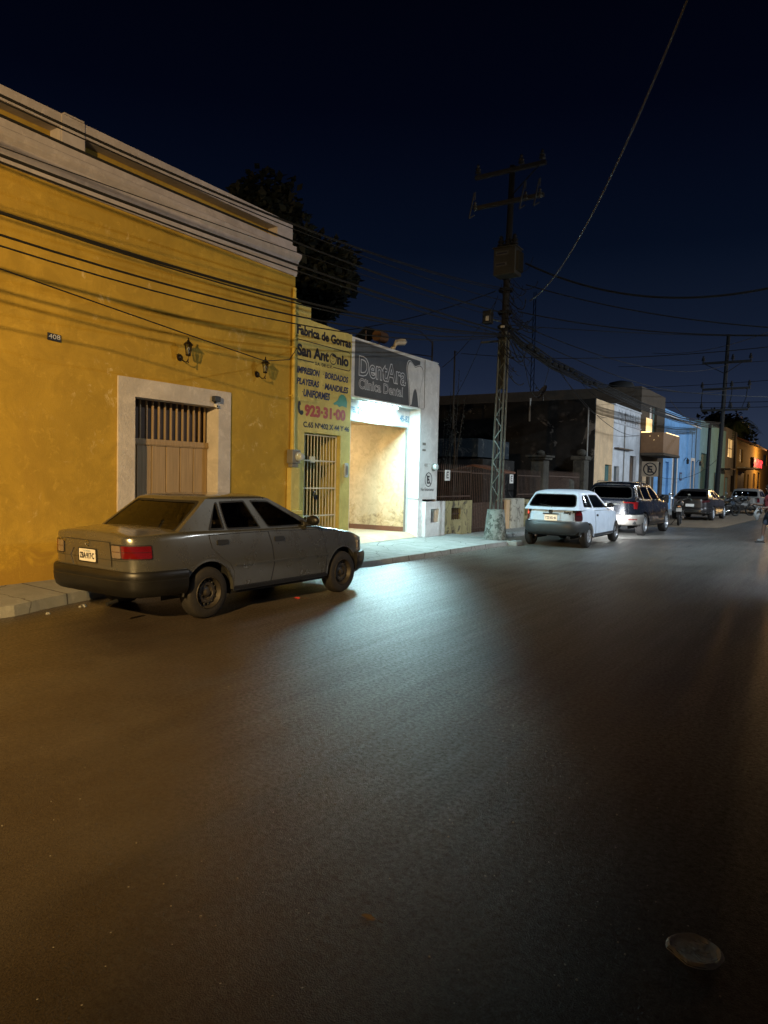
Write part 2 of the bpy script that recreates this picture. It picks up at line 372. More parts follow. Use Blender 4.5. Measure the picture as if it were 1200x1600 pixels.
# ------------------------------------------------------------------ object helpers
ORG = {}
def tag(o, label=None, cat=None, group=None, kind=None):
    if label: o['label'] = label
    if cat: o['category'] = cat
    if group: o['group'] = group
    if kind: o['kind'] = kind
    return o
def thing(name, label, cat, loc=(0, 0, 0), group=None, rz=0):
    o = bpy.data.objects.new(name, None); COL.objects.link(o); o.location = loc; o.rotation_euler = (0, 0, rz)
    o.empty_display_size = .2
    ORG[o.name] = Vector(loc) if rz == 0 else Vector((0, 0, 0))
    return tag(o, label, cat, group)
class MB:
    def __init__(s): s.v = []; s.f = []; s.m = []; s.mi = 0
    def add(s, vs, fs):
        b = len(s.v); s.v += [tuple(v) for v in vs]
        for f in fs: s.f.append(tuple(b+i for i in f)); s.m.append(s.mi)
        return s
    def box(s, a, b):
        x0, y0, z0 = a; x1, y1, z1 = b
        x0, x1 = min(x0, x1), max(x0, x1); y0, y1 = min(y0, y1), max(y0, y1); z0, z1 = min(z0, z1), max(z0, z1)
        return s.add([(x0, y0, z0), (x1, y0, z0), (x1, y1, z0), (x0, y1, z0), (x0, y0, z1), (x1, y0, z1), (x1, y1, z1), (x0, y1, z1)],
                     [(0, 3, 2, 1), (4, 5, 6, 7), (0, 1, 5, 4), (1, 2, 6, 5), (2, 3, 7, 6), (3, 0, 4, 7)])
    def frustum(s, c, z0, z1, r0, r1, n=20, ry=None, top=None):
        vs = []
        cx, cy = c; tx, ty = top or c
        for z, r, x, y in ((z0, r0, cx, cy), (z1, r1, tx, ty)):
            for i in range(n):
                a = 2*pi*i/n; vs.append((x+r*cos(a), y+r*sin(a)*(ry or 1), z))
        fs = [(i, (i+1) % n, n+(i+1) % n, n+i) for i in range(n)]
        fs += [tuple(range(n-1, -1, -1)), tuple(range(n, 2*n))]
        return s.add(vs, fs)
    def tube(s, path, r, n=6, cap=True):
        path = [Vector(p) for p in path]; rs = r if isinstance(r, (list, tuple)) else [r]*len(path)
        vs = []
        ref = Vector((0, 0, 1))
        for i, p in enumerate(path):
            d = (path[min(i+1, len(path)-1)]-path[max(i-1, 0)]).normalized()
            if abs(d.dot(ref)) > .95: a = d.cross(Vector((1, 0, 0))).normalized()
            else: a = d.cross(ref).normalized()
            b = a.cross(d)
            for k in range(n):
                t = 2*pi*k/n; vs.append(p+rs[i]*(cos(t)*a+sin(t)*b))
        fs = []
        for i in range(len(path)-1):
            for k in range(n):
                fs.append((i*n+k, i*n+(k+1) % n, (i+1)*n+(k+1) % n, (i+1)*n+k))
        if cap: fs += [tuple(range(n)), tuple(range((len(path)-1)*n+n-1, (len(path)-1)*n-1, -1))]
        return s.add(vs, fs)
    def lathe(s, prof, c, axis='z', n=24):
        vs = []
        for i in range(n):
            t = 2*pi*i/n
            for r, h in prof:
                if axis == 'z': vs.append((c[0]+r*cos(t), c[1]+r*sin(t), c[2]+h))
                elif axis == 'x': vs.append((c[0]+h, c[1]+r*cos(t), c[2]+r*sin(t)))
                else: vs.append((c[0]+r*cos(t), c[1]+h, c[2]+r*sin(t)))
        k = len(prof); fs = []
        for i in range(n):
            j = (i+1) % n
            for q in range(k-1): fs.append((i*k+q, j*k+q, j*k+q+1, i*k+q+1))
        return s.add(vs, fs)
    def ball(s, c, r, n=10, sc=(1, 1, 1)):
        m = n//2+1; vs = []; fs = []
        for i in range(m+1):
            th = pi*i/m
            for k in range(n):
                ph = 2*pi*k/n; vs.append((c[0]+r*sc[0]*sin(th)*cos(ph), c[1]+r*sc[1]*sin(th)*sin(ph), c[2]+r*sc[2]*cos(th)))
        for i in range(m):
            for k in range(n): fs.append((i*n+k, (i+1)*n+k, (i+1)*n+(k+1) % n, i*n+(k+1) % n))
        return s.add(vs, fs)
    def prism(s, poly, fn, d0, d1):
        """poly in 2-D, fn(a,b,d)->3-D"""
        n = len(poly)
        vs = [fn(a, b, d0) for a, b in poly]+[fn(a, b, d1) for a, b in poly]
        fs = [tuple(range(n-1, -1, -1)), tuple(range(n, 2*n))]+[(i, (i+1) % n, n+(i+1) % n, n+i) for i in range(n)]
        return s.add(vs, fs)
    def build(s, name, mats, parent=None, smooth=False, bevel=0, local=False, loc=None, fix=True, ang=40):
        if isinstance(mats, str): mats = [mats]
        me = bpy.data.meshes.new(name)
        off = Vector((0, 0, 0))
        if loc is not None: off = Vector(loc)
        elif parent is not None and not local: off = ORG.get(parent.name, off)
        me.from_pydata([tuple(Vector(v)-off) for v in s.v], [], s.f)
        for m in mats: me.materials.append(MATS[m])
        if len(mats) > 1:
            for p, k in zip(me.polygons, s.m): p.material_index = k
        if fix:
            bm = bmesh.new(); bm.from_mesh(me); bmesh.ops.recalc_face_normals(bm, faces=bm.faces); bm.to_mesh(me); bm.free()
        if smooth:
            me.shade_smooth() if hasattr(me, 'shade_smooth') else None
            try: me.set_sharp_from_angle(angle=radians(ang))
            except Exception: pass
        me.update()
        o = bpy.data.objects.new(name, me); COL.objects.link(o)
        if parent is not None:
            o.parent = parent; ORG[o.name] = ORG.get(parent.name, Vector((0, 0, 0)))
        else:
            ORG[o.name] = off
            if loc is not None: o.location = loc
        if bevel:
            b = o.modifiers.new('bevel', 'BEVEL'); b.width = bevel; b.segments = 2; b.limit_method = 'ANGLE'
        return o
def cdt(outer, holes=(), step=None):
    """triangles inside outer, minus holes; returns 2-D verts, faces"""
    vs = []; es = []
    def loop(p):
        b = len(vs); n = len(p)
        for q in p: vs.append(Vector(q[:2]))
        for i in range(n): es.append((b+i, b+(i+1) % n))
    loop(outer)
    for h in holes: loop(h)
    def inside(pt, poly):
        x, y = pt; c = False; n = len(poly)
        for i in range(n):
            x0, y0 = poly[i]; x1, y1 = poly[(i+1) % n]
            if (y0 > y) != (y1 > y) and x < (x1-x0)*(y-y0)/(y1-y0)+x0: c = not c
        return c
    if step:
        sx, sy = step if isinstance(step, tuple) else (step, step)
        x0 = min(p[0] for p in outer); x1 = max(p[0] for p in outer); y0 = min(p[1] for p in outer); y1 = max(p[1] for p in outer)
        nx = max(1, int((x1-x0)/sx)); ny = max(1, int((y1-y0)/sy))
        for i in range(1, nx):
            for j in range(1, ny):
                p = (x0+(x1-x0)*i/nx, y0+(y1-y0)*j/ny)
                if inside(p, outer) and not any(inside(p, h) for h in holes): vs.append(Vector(p))
    r = delaunay_2d_cdt(vs, es, [], 0, 1e-5)
    V = [tuple(v) for v in r[0]]; F = []
    for f in r[2]:
        c = (sum(V[i][0] for i in f)/len(f), sum(V[i][1] for i in f)/len(f))
        if inside(c, outer) and not any(inside(c, h) for h in holes): F.append(tuple(f))
    return V, F
def densify(p, m):
    out = []
    for i in range(len(p)):
        a, b = p[i], p[(i+1) % len(p)]; k = max(1, int(sqrt((b[0]-a[0])**2+(b[1]-a[1])**2)/m))
        out += [(a[0]+(b[0]-a[0])*j/k, a[1]+(b[1]-a[1])*j/k) for j in range(k)]
    return out
def patch(mb, outer, fn, d=0, thick=0, holes=(), step=None):
    """surface patch on fn(a,b,off); thick>0 adds a rim back to d-thick along every border"""
    if max(p[0] for p in outer)-min(p[0] for p in outer) < 2.6 and not fn.__qualname__.startswith(('fac', 'crossw')):
        outer = densify(outer, .04); holes = [densify(h, .04) for h in holes]
    V, F = cdt(outer, holes, step)
    mb.add([fn(a, b, d) for a, b in V], F)
    if thick:
        for lp in [outer]+list(holes):
            n = len(lp)
            vs = [fn(a, b, d) for a, b in lp]+[fn(a, b, d-thick) for a, b in lp]
            mb.add(vs, [(i, (i+1) % n, n+(i+1) % n, n+i) for i in range(n)])
    return mb
def rect(a0, b0, a1, b1): return [(a0, b0), (a1, b0), (a1, b1), (a0, b1)]
def rnd(poly, r, seg=3):
    out = []
    n = len(poly)
    for i in range(n):
        p = Vector(poly[i]); a = Vector(poly[i-1]); b = Vector(poly[(i+1) % n])
        da = a-p; db = b-p; rr = min(r, da.length*.45, db.length*.45)
        p0 = p+da.normalized()*rr; p1 = p+db.normalized()*rr
        for k in range(seg+1):
            t = k/seg; q = (1-t)**2*p0+2*t*(1-t)*p+t*t*p1; out.append((q.x, q.y))
    return out
FX = -8.81          # the street's west building line
def fac(x0=FX): return lambda a, b, d: (x0+d, a, b)          # a along the street, b up, d out to the street
def crossw(y0): return lambda a, b, d: (a, y0-d, b)           # wall across the street direction, d towards camera
def text(body, fn, a, b, size, mat, name='lettering', parent=None, sx=1, shear=0, off=0, d=.004, align='LEFT', fit=None, down=0, spacing=1):
    cu = bpy.data.curves.new('t', 'FONT'); cu.body = body; cu.size = size; cu.shear = shear; cu.offset = off
    cu.resolution_u = 3; cu.space_character = spacing
    to = bpy.data.objects.new('t', cu); COL.objects.link(to)
    dg = bpy.context.evaluated_depsgraph_get(); dg.update()
    me = bpy.data.meshes.new_from_object(to.evaluated_get(dg))
    bpy.data.objects.remove(to)
    xs = [v.co.x for v in me.vertices]; w = max(xs)-min(xs); x0 = min(xs)
    k = sx if fit is None else fit/w
    for v in me.vertices:
        x = (v.co.x-x0)*k; y = v.co.y
        if align == 'CENTER': x -= w*k/2
        q = Vector(fn(a+x, b+y-down*x, d))
        v.co = q-(ORG.get(parent.name, Vector((0, 0, 0))) if parent else Vector((0, 0, 0)))
    me.materials.clear(); me.materials.append(MATS[mat])
    o = bpy.data.objects.new(name, me); COL.objects.link(o)
    if parent: o.parent = parent; ORG[o.name] = ORG.get(parent.name, Vector((0, 0, 0)))
    return o
def copy_tree(o, parent=None):
    c = o.copy(); COL.objects.link(c); c.parent = parent
    for ch in list(o.children): copy_tree(ch, c)
    return c
# ------------------------------------------------------------------ the ground
def flat(name, poly, z, mat, kind='structure', thick=0, bevel=0):
    mb = MB()
    if thick: mb.prism(poly, lambda a, b, d: (a, b, d), z-thick, z)
    else:
        mb.add([(x, y, z) for x, y in poly], [tuple(range(len(poly)))])
    o = mb.build(name, mat, None, bevel=bevel); o['kind'] = kind; return o
solid('earth', (.06, .05, .04), .95, var=.4, vs=.6)
flat('ground', [(-420, -200), (420, -200), (420, 700), (-420, 700)], -.02, 'earth')
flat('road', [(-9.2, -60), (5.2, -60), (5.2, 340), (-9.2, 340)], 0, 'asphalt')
flat('road_crack', [(.02, 2.05), (.035, 2.3), (.0, 2.45), (.06, 2.65), (.05, 2.9), (.13, 3.2), (.155, 3.2), (.075, 2.9), (.09, 2.65), (.025, 2.45), (.055, 2.3), (.045, 2.05)], .003, 'dark_line')
flat('brick_parking_strip', [(-7.6, 26.5), (-3.9, 29.0), (-3.1, 46), (-2.6, 90), (-7.6, 90)], .006, 'pavers')
# sidewalk with a broken edge
edge = [(-7.62, -30), (-7.60, 0), (-7.58, 3.2), (-7.66, 3.9), (-7.62, 4.3), (-7.80, 4.9), (-7.93, 5.5), (-7.85, 6.6), (-7.80, 8.2), (-7.5, 9.0), (-7.22, 9.8), (-7.13, 10.8), (-7.08, 13.2), (-7.04, 15.2), (-6.98, 16.4), (-7.0, 16.75), (-7.5, 16.95)]
dense = []
for (x0, y0), (x1, y1) in zip(edge, edge[1:]):
    n = max(1, int(sqrt((x1-x0)**2+(y1-y0)**2)/.12))
    for i in range(n): dense.append((x0+(x1-x0)*i/n+random.uniform(-.006, .006), y0+(y1-y0)*i/n))
dense.append(edge[-1])
mb = MB()
V, F = cdt([(-8.9, -30)]+dense+[(-8.9, 16.95)])
def swz(x, y): return .10+.06*max(0, min(1, (-x-7.0)/1.8))
mb.add([(x, y, swz(x, y)) for x, y in V], F)
n = len(dense); mb.add([(x, y, swz(x, y)) for x, y in dense]+[(x+.02, y, -.01) for x, y in dense], [(i, i+1, n+i+1, n+i) for i in range(n-1)])
mb.add([(-8.9, 16.95, .16), (-7.5, 16.95, .13), (-7.5, 16.95, -.01), (-8.9, 16.95, -.01)], [(0, 1, 2, 3)])
mb.build('sidewalk', 'sidewalk', None)['kind'] = 'structure'
flat('far_sidewalk', [(-8.9, 17.0), (-8.9, 120), (-7.65, 120), (-7.7, 30), (-7.9, 22), (-8.0, 17.0)], .10, 'sidewalk', thick=.12, bevel=.02)
flat('opposite_sidewalk', [(4.6, -60), (8, -60), (8, 340), (4.6, 340)], .13, 'sidewalk', thick=.15, bevel=.02)
# driveway apron slab and curb stones
mb = MB(); mb.box((-7.02, 16.4, -.01), (-6.72, 16.85, .115))
mb.build('curb_stone', 'sidewalk', None, bevel=.03)['kind'] = 'structure'

# ------------------------------------------------------------------ the ochre house
H = thing('colonial_house', 'long ochre yellow one storey house with white cornice and framed wooden door', 'house', (FX, 8, 0))
f = fac()
door_o = rect(6.775, -.02, 8.432, 2.722)
mb = MB(); patch(mb, rect(-26, -.02, 10.36, 5.34), f, 0, 0, [door_o])
mb.box((FX-.9, 10.34, -.02), (FX-.001, 10.36, 5.34))
mb.build('wall', 'ochre_wall', H)
mb = MB()
prof = [(-.3, 5.32), (.03, 5.33), (.045, 5.40), (.045, 5.50), (.075, 5.53), (.075, 5.58), (.13, 5.63), (.15, 5.66), (.15, 5.71), (.05, 5.75), (.02, 5.78), (.02, 5.875), (-.3, 5.875)]
mb.prism(prof, lambda d, z, y: (FX+d, y, z), -26, 10.36)
mb.build('cornice', 'cornice_white', H)
mb = MB()
pans = [rect(-3.6, 5.90, 5.60, 6.09), rect(5.965, 5.90, 9.83, 6.09), rect(-12, 5.90, -3.97, 6.09)]
patch(mb, rect(-26, 5.874, 10.25, 6.27), f, .012, .26, pans)
mb.add([(FX+.012, -26, 6.27), (FX+.012, 10.25, 6.27), (FX-.4, 10.25, 6.27), (FX-.4, -26, 6.27)], [(0, 1, 2, 3)])
mb.box((FX-.4, 5.64, 6.262), (FX+.045, 5.93, 6.285)); mb.box((FX+.012, 5.62, 5.9), (FX+.028, 5.95, 6.262))
mb.build('parapet', 'cornice_white', H)
mb = MB()
for p in pans: mb.box((FX-.24, p[0][0]-.02, 5.88), (FX-.21, p[1][0]+.02, 6.12))
mb.build('parapet_panel', 'panel_brown', H)
mb = MB()
patch(mb, rect(6.49, .0, 8.71, 2.99), f, .03, .05, [rect(6.778, -.01, 8.429, 2.719)], None)
mb.build('door_surround', 'trim_white', H, bevel=.008)
mb = MB()   # inner faces of the opening
mb.box((FX-.26, 8.432, -.02), (FX+.02, 8.46, 2.75)); mb.box((FX-.26, 6.74, -.02), (FX+.02, 6.775, 2.75)); mb.box((FX-.26, 6.775, 2.722), (FX+.02, 8.432, 2.75))
mb.build('door_reveal', 'trim_white', H)
D = MB()
ys = [6.775, 7.0, 7.28, 7.56, 7.84, 8.12, 8.432]
for a, b in zip(ys, ys[1:]): D.box((FX-.255, a+.009, .15), (FX-.225, b-.009, 2.03))
D.box((FX-.262, 6.775, .14), (FX-.25, 8.432, 2.05))
D = D.build('door', 'door_wood', H, bevel=.004)
mb = MB(); mb.box((FX-.26, 6.775, 2.03), (FX-.205, 8.432, 2.13)); mb.box((FX-.205, 6.775, 2.045), (FX-.195, 8.432, 2.075)); mb.build('transom_rail', 'door_wood', D, bevel=.006)
mb = MB()
for i in range(14):
    y = 6.83+i*.118; mb.box((FX-.245, y-.012, 2.125), (FX-.22, y+.012, 2.722))
mb.build('window_bars', 'door_wood', D)
mb = MB(); mb.box((FX-.34, 6.775, 2.05), (FX-.33, 8.432, 2.73)); mb.build('transom_backing', 'dark_wood', D)
mb = MB(); mb.box((FX-.225, 8.30, 1.02), (FX-.205, 8.36, 1.2)); mb.tube([(FX-.205, 8.33, 1.15), (FX-.17, 8.33, 1.15), (FX-.165, 8.26, 1.15)], .009); mb.build('handle', 'bronze', D)

def lantern(y, z, label, first=None):
    g = 'wall lanterns on the ochre house'
    t = thing('wall_lantern', label, 'lantern', (FX, y, z), g)
    mb = MB(); mb.lathe([(0, 0), (.055, 0), (.055, .012), (.035, .022), (.018, .03), (0, .03)], (FX, y, z), 'x', 16)
    mb.build('mount_plate', 'bronze', t, smooth=True)
    # scrolled arm dropping out from the plate and rising under the lantern
    pth = [(FX+.02, y, z), (FX+.07, y, z-.045), (FX+.12, y, z-.075), (FX+.17, y, z-.075), (FX+.20, y, z-.04), (FX+.20, y, z+.015)]
    mb = MB(); mb.tube(pth, .009, 8)
    sc = [(FX+.03+.035*(1-k/10)*cos(k*.8), y-.03-.035*(1-k/12)*sin(k*.8)-.02, z+.03+.01*k*.3) for k in range(9)]
    mb.tube(sc, .006, 6); mb.tube([(FX+.02, y, z+.01), (FX+.03, y-.05, z+.03), (FX+.03, y-.085, z+.01)], .006, 6)
    mb.ball((FX+.20, y, z-.085), .013); mb.tube([(FX+.2, y, z-.085), (FX+.2, y, z-.05)], .006)
    mb.build('arm', 'bronze', t, smooth=True)
    c = (FX+.20, y, z)
    mb = MB(); mb.lathe([(0, .01), (.035, .01), (.045, .03), (.03, .035), (0, .035)], c, 'z', 6)
    for i in range(6):
        a = 2*pi*i/6+.2
        mb.tube([(c[0]+.036*cos(a), y+.036*sin(a), z+.03), (c[0]+.060*cos(a), y+.060*sin(a), z+.18)], .0045, 5)
    mb.lathe([(.082, .178), (.075, .19), (.04, .225), (.022, .235), (.02, .25), (.008, .262), (.012, .272), (.004, .30), (0, .302)], c, 'z', 6)
    mb.lathe([(0, .18), (.082, .178)], c, 'z', 6)
    mb.build('lantern_frame', 'bronze', t)
    mb = MB(); mb.lathe([(.032, .035), (.054, .178)], c, 'z', 6); mb.build('glass_panes', 'glass_clear', t)
    mb = MB(); mb.lathe([(0, .04), (.01, .05), (.012, .09), (.02, .11), (.02, .13), (0, .15)], c, 'z', 10); mb.build('bulb', 'white_paint', t, smooth=True)
    return t
lantern(7.62, 3.415, 'black wall lantern above the door frame, the nearer of the two')
lantern(9.36, 3.385, 'black wall lantern to the right of the door frame, nearer the drain pipe')
t = thing('house_number_plate', 'small black plaque with white number 408 on the ochre wall', 'number plate', (FX, 5.52, 3.34))
mb = MB(); mb.prism([(5.425, 3.315), (5.615, 3.305), (5.615, 3.40), (5.425, 3.41)], f, .002, .014); mb.build('plaque', 'black_metal', t, bevel=.003)
text('408', f, 5.437, 3.335, .085, 'white_paint', 'number', t, d=.017, fit=.165, off=.0)
t = thing('security_sensor', 'dark boxy sensor on the top right of the white door frame', 'sensor', (FX, 8.35, 2.85))
mb = MB(); mb.box((FX+.03, 8.27, 2.80), (FX+.11, 8.40, 2.89)); mb.build('housing', 'plastic_grey', t, bevel=.008)
mb = MB(); mb.box((FX+.03, 8.32, 2.77), (FX+.06, 8.35, 2.80)); mb.build('bracket', 'plastic_dark', t)
t = thing('security_camera', 'small white dome camera under the dark sensor on door frame', 'camera', (FX, 8.36, 2.74))
mb = MB(); mb.ball((FX+.055, 8.36, 2.73), .035, 14, (.9, 1, .9)); mb.box((FX+.028, 8.335, 2.72), (FX+.05, 8.385, 2.775)); mb.build('housing', 'white_paint', t, smooth=True)
mb = MB(); mb.ball((FX+.078, 8.352, 2.728), .017, 12); mb.build('lens', 'black_metal', t, smooth=True)
t = thing('drain_pipe', 'yellow painted vertical pipe at the corner of the ochre house', 'pipe', (FX+.06, 10.40, .14))
mb = MB(); mb.tube([(FX+.045, 10.29, 5.1), (FX+.045, 10.29, 4.0), (FX+.045, 10.30, 2.3), (FX+.045, 10.30, 2.05)], [.035, .035, .042, .05], 12)
for z in (4.9, 4.0, 3.1): mb.box((FX, 10.24, z), (FX+.08, 10.34, z+.02))
mb.build('conduit', 'pipe_yellow', t, smooth=True)
mb = MB(); mb.box((FX, 10.20, .96), (FX+.11, 10.46, 1.76)); mb.box((FX, 10.17, .88), (FX+.15, 10.50, .96)); mb.box((FX, 10.20, .14), (FX+.10, 10.47, .88)); mb.build('base_chase', 'sign_yellow', t, bevel=.01)
t = thing('electricity_meter', 'grey electric meter box with round glass on the pipe beside the barred gate', 'meter', (FX, 10.4, 1.84))
mb = MB(); mb.box((FX+.02, 10.17, 1.845), (FX+.16, 10.41, 2.10)); mb.box((FX+.03, 10.2, 1.77), (FX+.13, 10.38, 1.845)); mb.build('housing', 'grey_box', t, bevel=.012)
mb = MB(); mb.lathe([(.085, .16), (.085, .19), (.07, .195), (.07, .24), (.055, .262), (0, .27)], (FX, 10.34, 1.97), 'x', 20); mb.build('dial_glass', 'meter_glass', t, smooth=True)

# ------------------------------------------------------------------ cap maker's narrow front
S = thing('cap_workshop', 'narrow yellow shop front painted all over with black and red lettering', 'shop', (FX, 11.3, 0))
gate_o = rect(10.70, .10, 11.87, 2.46)
mb = MB(); patch(mb, [(10.36, -.02), (12.21, -.02), (12.21, 4.585), (10.84, 4.62), (10.84, 4.86), (10.36, 4.88)], f, 0, .35, [gate_o])
mb.add([(FX, 12.21, 4.585), (FX, 10.84, 4.62), (FX-.35, 10.84, 4.62), (FX-.35, 12.21, 4.585)], [(0, 1, 2, 3)])
mb.build('wall', 'sign_yellow', S)
mb = MB(); mb.box((FX-1.6, 10.36, .08), (FX-1.55, 12.2, 2.8)); mb.box((FX-1.6, 10.3, .08), (FX-.34, 10.36, 2.8)); mb.box((FX-1.6, 10.36, 2.5), (FX-.34, 12.2, 2.6))
mb.build('entrance_wall', 'cap_shop_back', S)
mb = MB(); mb.box((FX-1.6, 11.93, .08), (FX-.34, 12.2, 2.5)); mb.box((FX-1.6, 10.36, .08), (FX+.0, 11.93, .14)); mb.build('side_wall', 'sign_yellow', S)
G = MB()
for i in range(12):
    y = 10.735+i*.1
    G.tube([(FX-.10, y, .16), (FX-.10, y, 2.455)], .0085, 6)
for z in (.82, 1.372, 1.92, 2.43, .2):
    G.box((FX-.115, 10.705, z-.014), (FX-.088, 11.865, z+.014))
G.box((FX-.11, 10.705, .14), (FX-.09, 10.73, 2.455)); G.box((FX-.11, 11.84, .14), (FX-.09, 11.865, 2.455))
G = G.build('security_gate', 'gate_paint', S)
mb = MB(); mb.box((FX-.08, 11.12, 1.15), (FX-.05, 11.2, 1.24)); mb.tube([(FX-.085, 11.13+.03*cos(k), 1.26+.06*sin(k*1.7)) for k in [x*.5 for x in range(12)]], .008, 5); mb.build('padlock_chain', 'chrome', G)
mb = MB(); mb.box((FX-.12, 11.0, 1.88), (FX-.09, 11.16, 2.0)); mb.build('lock_box', 'gate_paint', G)
L = 'lettering_black'
text('Fabrica de Gorras', f, 10.43, 4.305, .235, L, parent=S, fit=1.74, off=.011)
text('San Ant', f, 10.44, 3.912, .285, L, parent=S, fit=.985, off=.014)
text('nio', f, 11.70, 3.912, .285, L, parent=S, fit=.40, off=.014)
mb = MB()
def ring2(mb, cy, cz, ry, rz, w, d=.004, n=28, a0=0, a1=2*pi):
    vs = []; fs = []
    for i in range(n+1):
        t = a0+(a1-a0)*i/n
        for k in (0, 1): vs.append((FX+d, cy+(ry-w*k)*cos(t), cz+(rz-w*k)*sin(t)))
    for i in range(n): fs.append((2*i, 2*i+1, 2*i+3, 2*i+2))
    mb.add(vs, fs)
ring2(mb, 11.565, 3.985, .118, .115, .020); ring2(mb, 11.555, 3.985, .05, .06, .008, a0=pi*1.15, a1=pi*1.85)
patch(mb, [(11.52, 4.05), (11.66, 4.02), (11.70, 4.03), (11.64, 4.085), (11.57, 4.10)], f, .005)
patch(mb, [(11.53, 3.99), (11.545, 3.99), (11.545, 4.01), (11.53, 4.01)], f, .005); patch(mb, [(11.57, 3.99), (11.585, 3.99), (11.585, 4.01), (11.57, 4.01)], f, .005)
mb.build('face_emblem', L, S)
text('S.A. DE C.V.', f, 10.99, 3.79, .085, L, parent=S, fit=.555, off=.002)
mb = MB()
def line2(mb, pts, w, d=.004):
    for (a0, b0), (a1, b1) in zip(pts, pts[1:]):
        v = Vector((a1-a0, b1-b0)); l = v.length or 1; nx, ny = -v.y/l*w/2, v.x/l*w/2
        mb.add([f(a0+nx, b0+ny, d), f(a0-nx, b0-ny, d), f(a1-nx, b1-ny, d), f(a1+nx, b1+ny, d)], [(0, 1, 2, 3)])
arc = [(12.10+.06*sin(t), 4.14+.06*cos(t)) for t in [pi/2*k/4 for k in range(5)]]
arc2 = [(12.10+.06*cos(t), 3.88-.06*sin(t)) for t in [pi/2*k/4 for k in range(5)]]
line2(mb, [(10.44, 4.20)]+arc+arc2+[(11.575, 3.822)], .016); line2(mb, [(10.44, 3.825), (10.95, 3.825)], .016)
mb.build('sign_border', L, S)
Nv = 'lettering_navy'
text('IMPRESION', f, 10.44, 3.575, .168, Nv, parent=S, fit=.70, shear=.22, off=.007)
text('BORDADOS', f, 11.30, 3.572, .168, Nv, parent=S, fit=.80, shear=.22, off=.007)
text('PLAYERAS', f, 10.44, 3.363, .165, Nv, parent=S, fit=.69, shear=.22, off=.007)
text('MANDILES', f, 11.30, 3.352, .168, Nv, parent=S, fit=.81, shear=.22, off=.007)
text('UNIFORMES', f, 10.645, 3.147, .190, Nv, parent=S, fit=.84, shear=.2, off=.008)
text('923·31·00', f, 10.69, 2.785, .285, 'lettering_red', parent=S, fit=1.335, off=.015)
text('C.65 Nº402 X 44 Y 46', f, 10.655, 2.56, .143, L, parent=S, fit=1.51, off=.005)
mb = MB()
patch(mb, [(11.60, 3.10), (11.63, 3.07), (11.72, 3.085), (11.80, 3.04), (11.90, 3.075), (12.06, 3.05), (12.075, 3.16), (12.04, 3.25), (11.96, 3.305), (11.87, 3.31), (11.79, 3.26), (11.74, 3.17), (11.66, 3.13)], f, .004)
mb.build('cap_picture', 'cap_green', S)
mb = MB(); patch(mb, [(10.50, 3.03), (10.56, 3.04), (10.575, 2.98), (10.545, 2.955), (10.55, 2.89), (10.575, 2.86), (10.62, 2.875), (10.66, 2.84), (10.64, 2.79), (10.58, 2.775), (10.51, 2.82), (10.48, 2.91)], f, .004); mb.build('telephone_picture', L, S)
mb = MB()
for y, z in ((11.255, 3.65), (11.255, 3.43), (10.62, 3.235)):
    mb = MB(); mb.box((FX, y-.008, z-.02), (FX+.004, y+.008, z+.0)); mb.build('bullet_mark', 'lettering_navy', S)
t = thing('intercom_panel', 'small pale doorbell panel on the yellow wall beside the barred gate', 'doorbell', (FX, 12.06, 1.75))
mb = MB(); mb.prism(rnd(rect(12.0, 1.60, 12.13, 1.90), .03), f, .001, .035); mb.build('panel', 'meter_glass', t, bevel=.006)
mb = MB(); mb.prism([(12.065+.035*cos(a), 1.75+.10*sin(a)) for a in [k*pi/8 for k in range(16)]], f, .034, .045); mb.build('speaker_grille', 'grey_box', t)

# ------------------------------------------------------------------ dental clinic
K = thing('dental_clinic', 'white clinic front with dark sign, lit doorway and painted tooth', 'clinic', (FX, 14, 0))
mb = MB()
patch(mb, [(12.212, -.02), (12.212, 4.56), (13.2, 4.555), (14.6, 4.545), (15.85, 4.53), (15.99, 4.50), (16.06, 4.44), (16.06, 1.09), (15.125, 1.09), (15.125, 3.31), (12.22, 3.31), (12.22, -.02)], f, 0, 0)
mb.box((FX-.28, 16.0, -.02), (FX-.001, 16.06, 4.44)); mb.box((FX-.28, 12.212, 4.53), (FX-.002, 16.0, 4.55))
mb.build('wall', 'clinic_white', K)
mb = MB()
mb.box((FX-.299, 12.22, 3.31), (FX-.002, 15.125, 3.33))                # soffit
mb.box((FX-.298, 15.125, .0), (FX-.0015, 15.16, 3.31)); mb.box((FX-.2, 15.16, .0), (FX-.002, 15.33, 1.089))                   # right jamb
mb.box((FX-.34, 12.22, 2.86), (FX-.30, 15.16, 3.33))                      # lintel band
mb.box((FX-.34, 15.03, .0), (FX-.30, 15.16, 2.86))
mb.box((FX-.30, 15.125, 1.09), (FX-.002, 16.0, 1.11))
mb.build('doorway_recess', 'clinic_inner', K)
mb = MB(); mb.box((FX-.335, 12.22, 2.84), (FX-.295, 15.03, 2.862)); mb.box((FX-.345, 15.0, .28), (FX-.302, 15.03, 2.85)); mb.build('shutter_track', 'grey_box', K)
mb = MB(); mb.box((FX-6.5, 15.03, .1), (FX-.342, 15.12, 3.3)); mb.build('garage_side_wall', 'garage_wall_peel', K)
mb = MB(); mb.box((FX-6.5, 15.015, .28), (FX-.35, 15.03, .40)); mb.build('skirting', 'terracotta', K)
mb = MB(); mb.box((FX-6.5, 12.22, .1), (FX-6.4, 15.03, 3.3)); mb.box((FX-6.5, 12.14, .1), (FX-.34, 12.22, 3.3)); mb.box((FX-6.5, 12.14, 2.95), (FX-.34, 15.03, 3.05)); mb.build('garage_inner_wall', 'garage_wall', K)
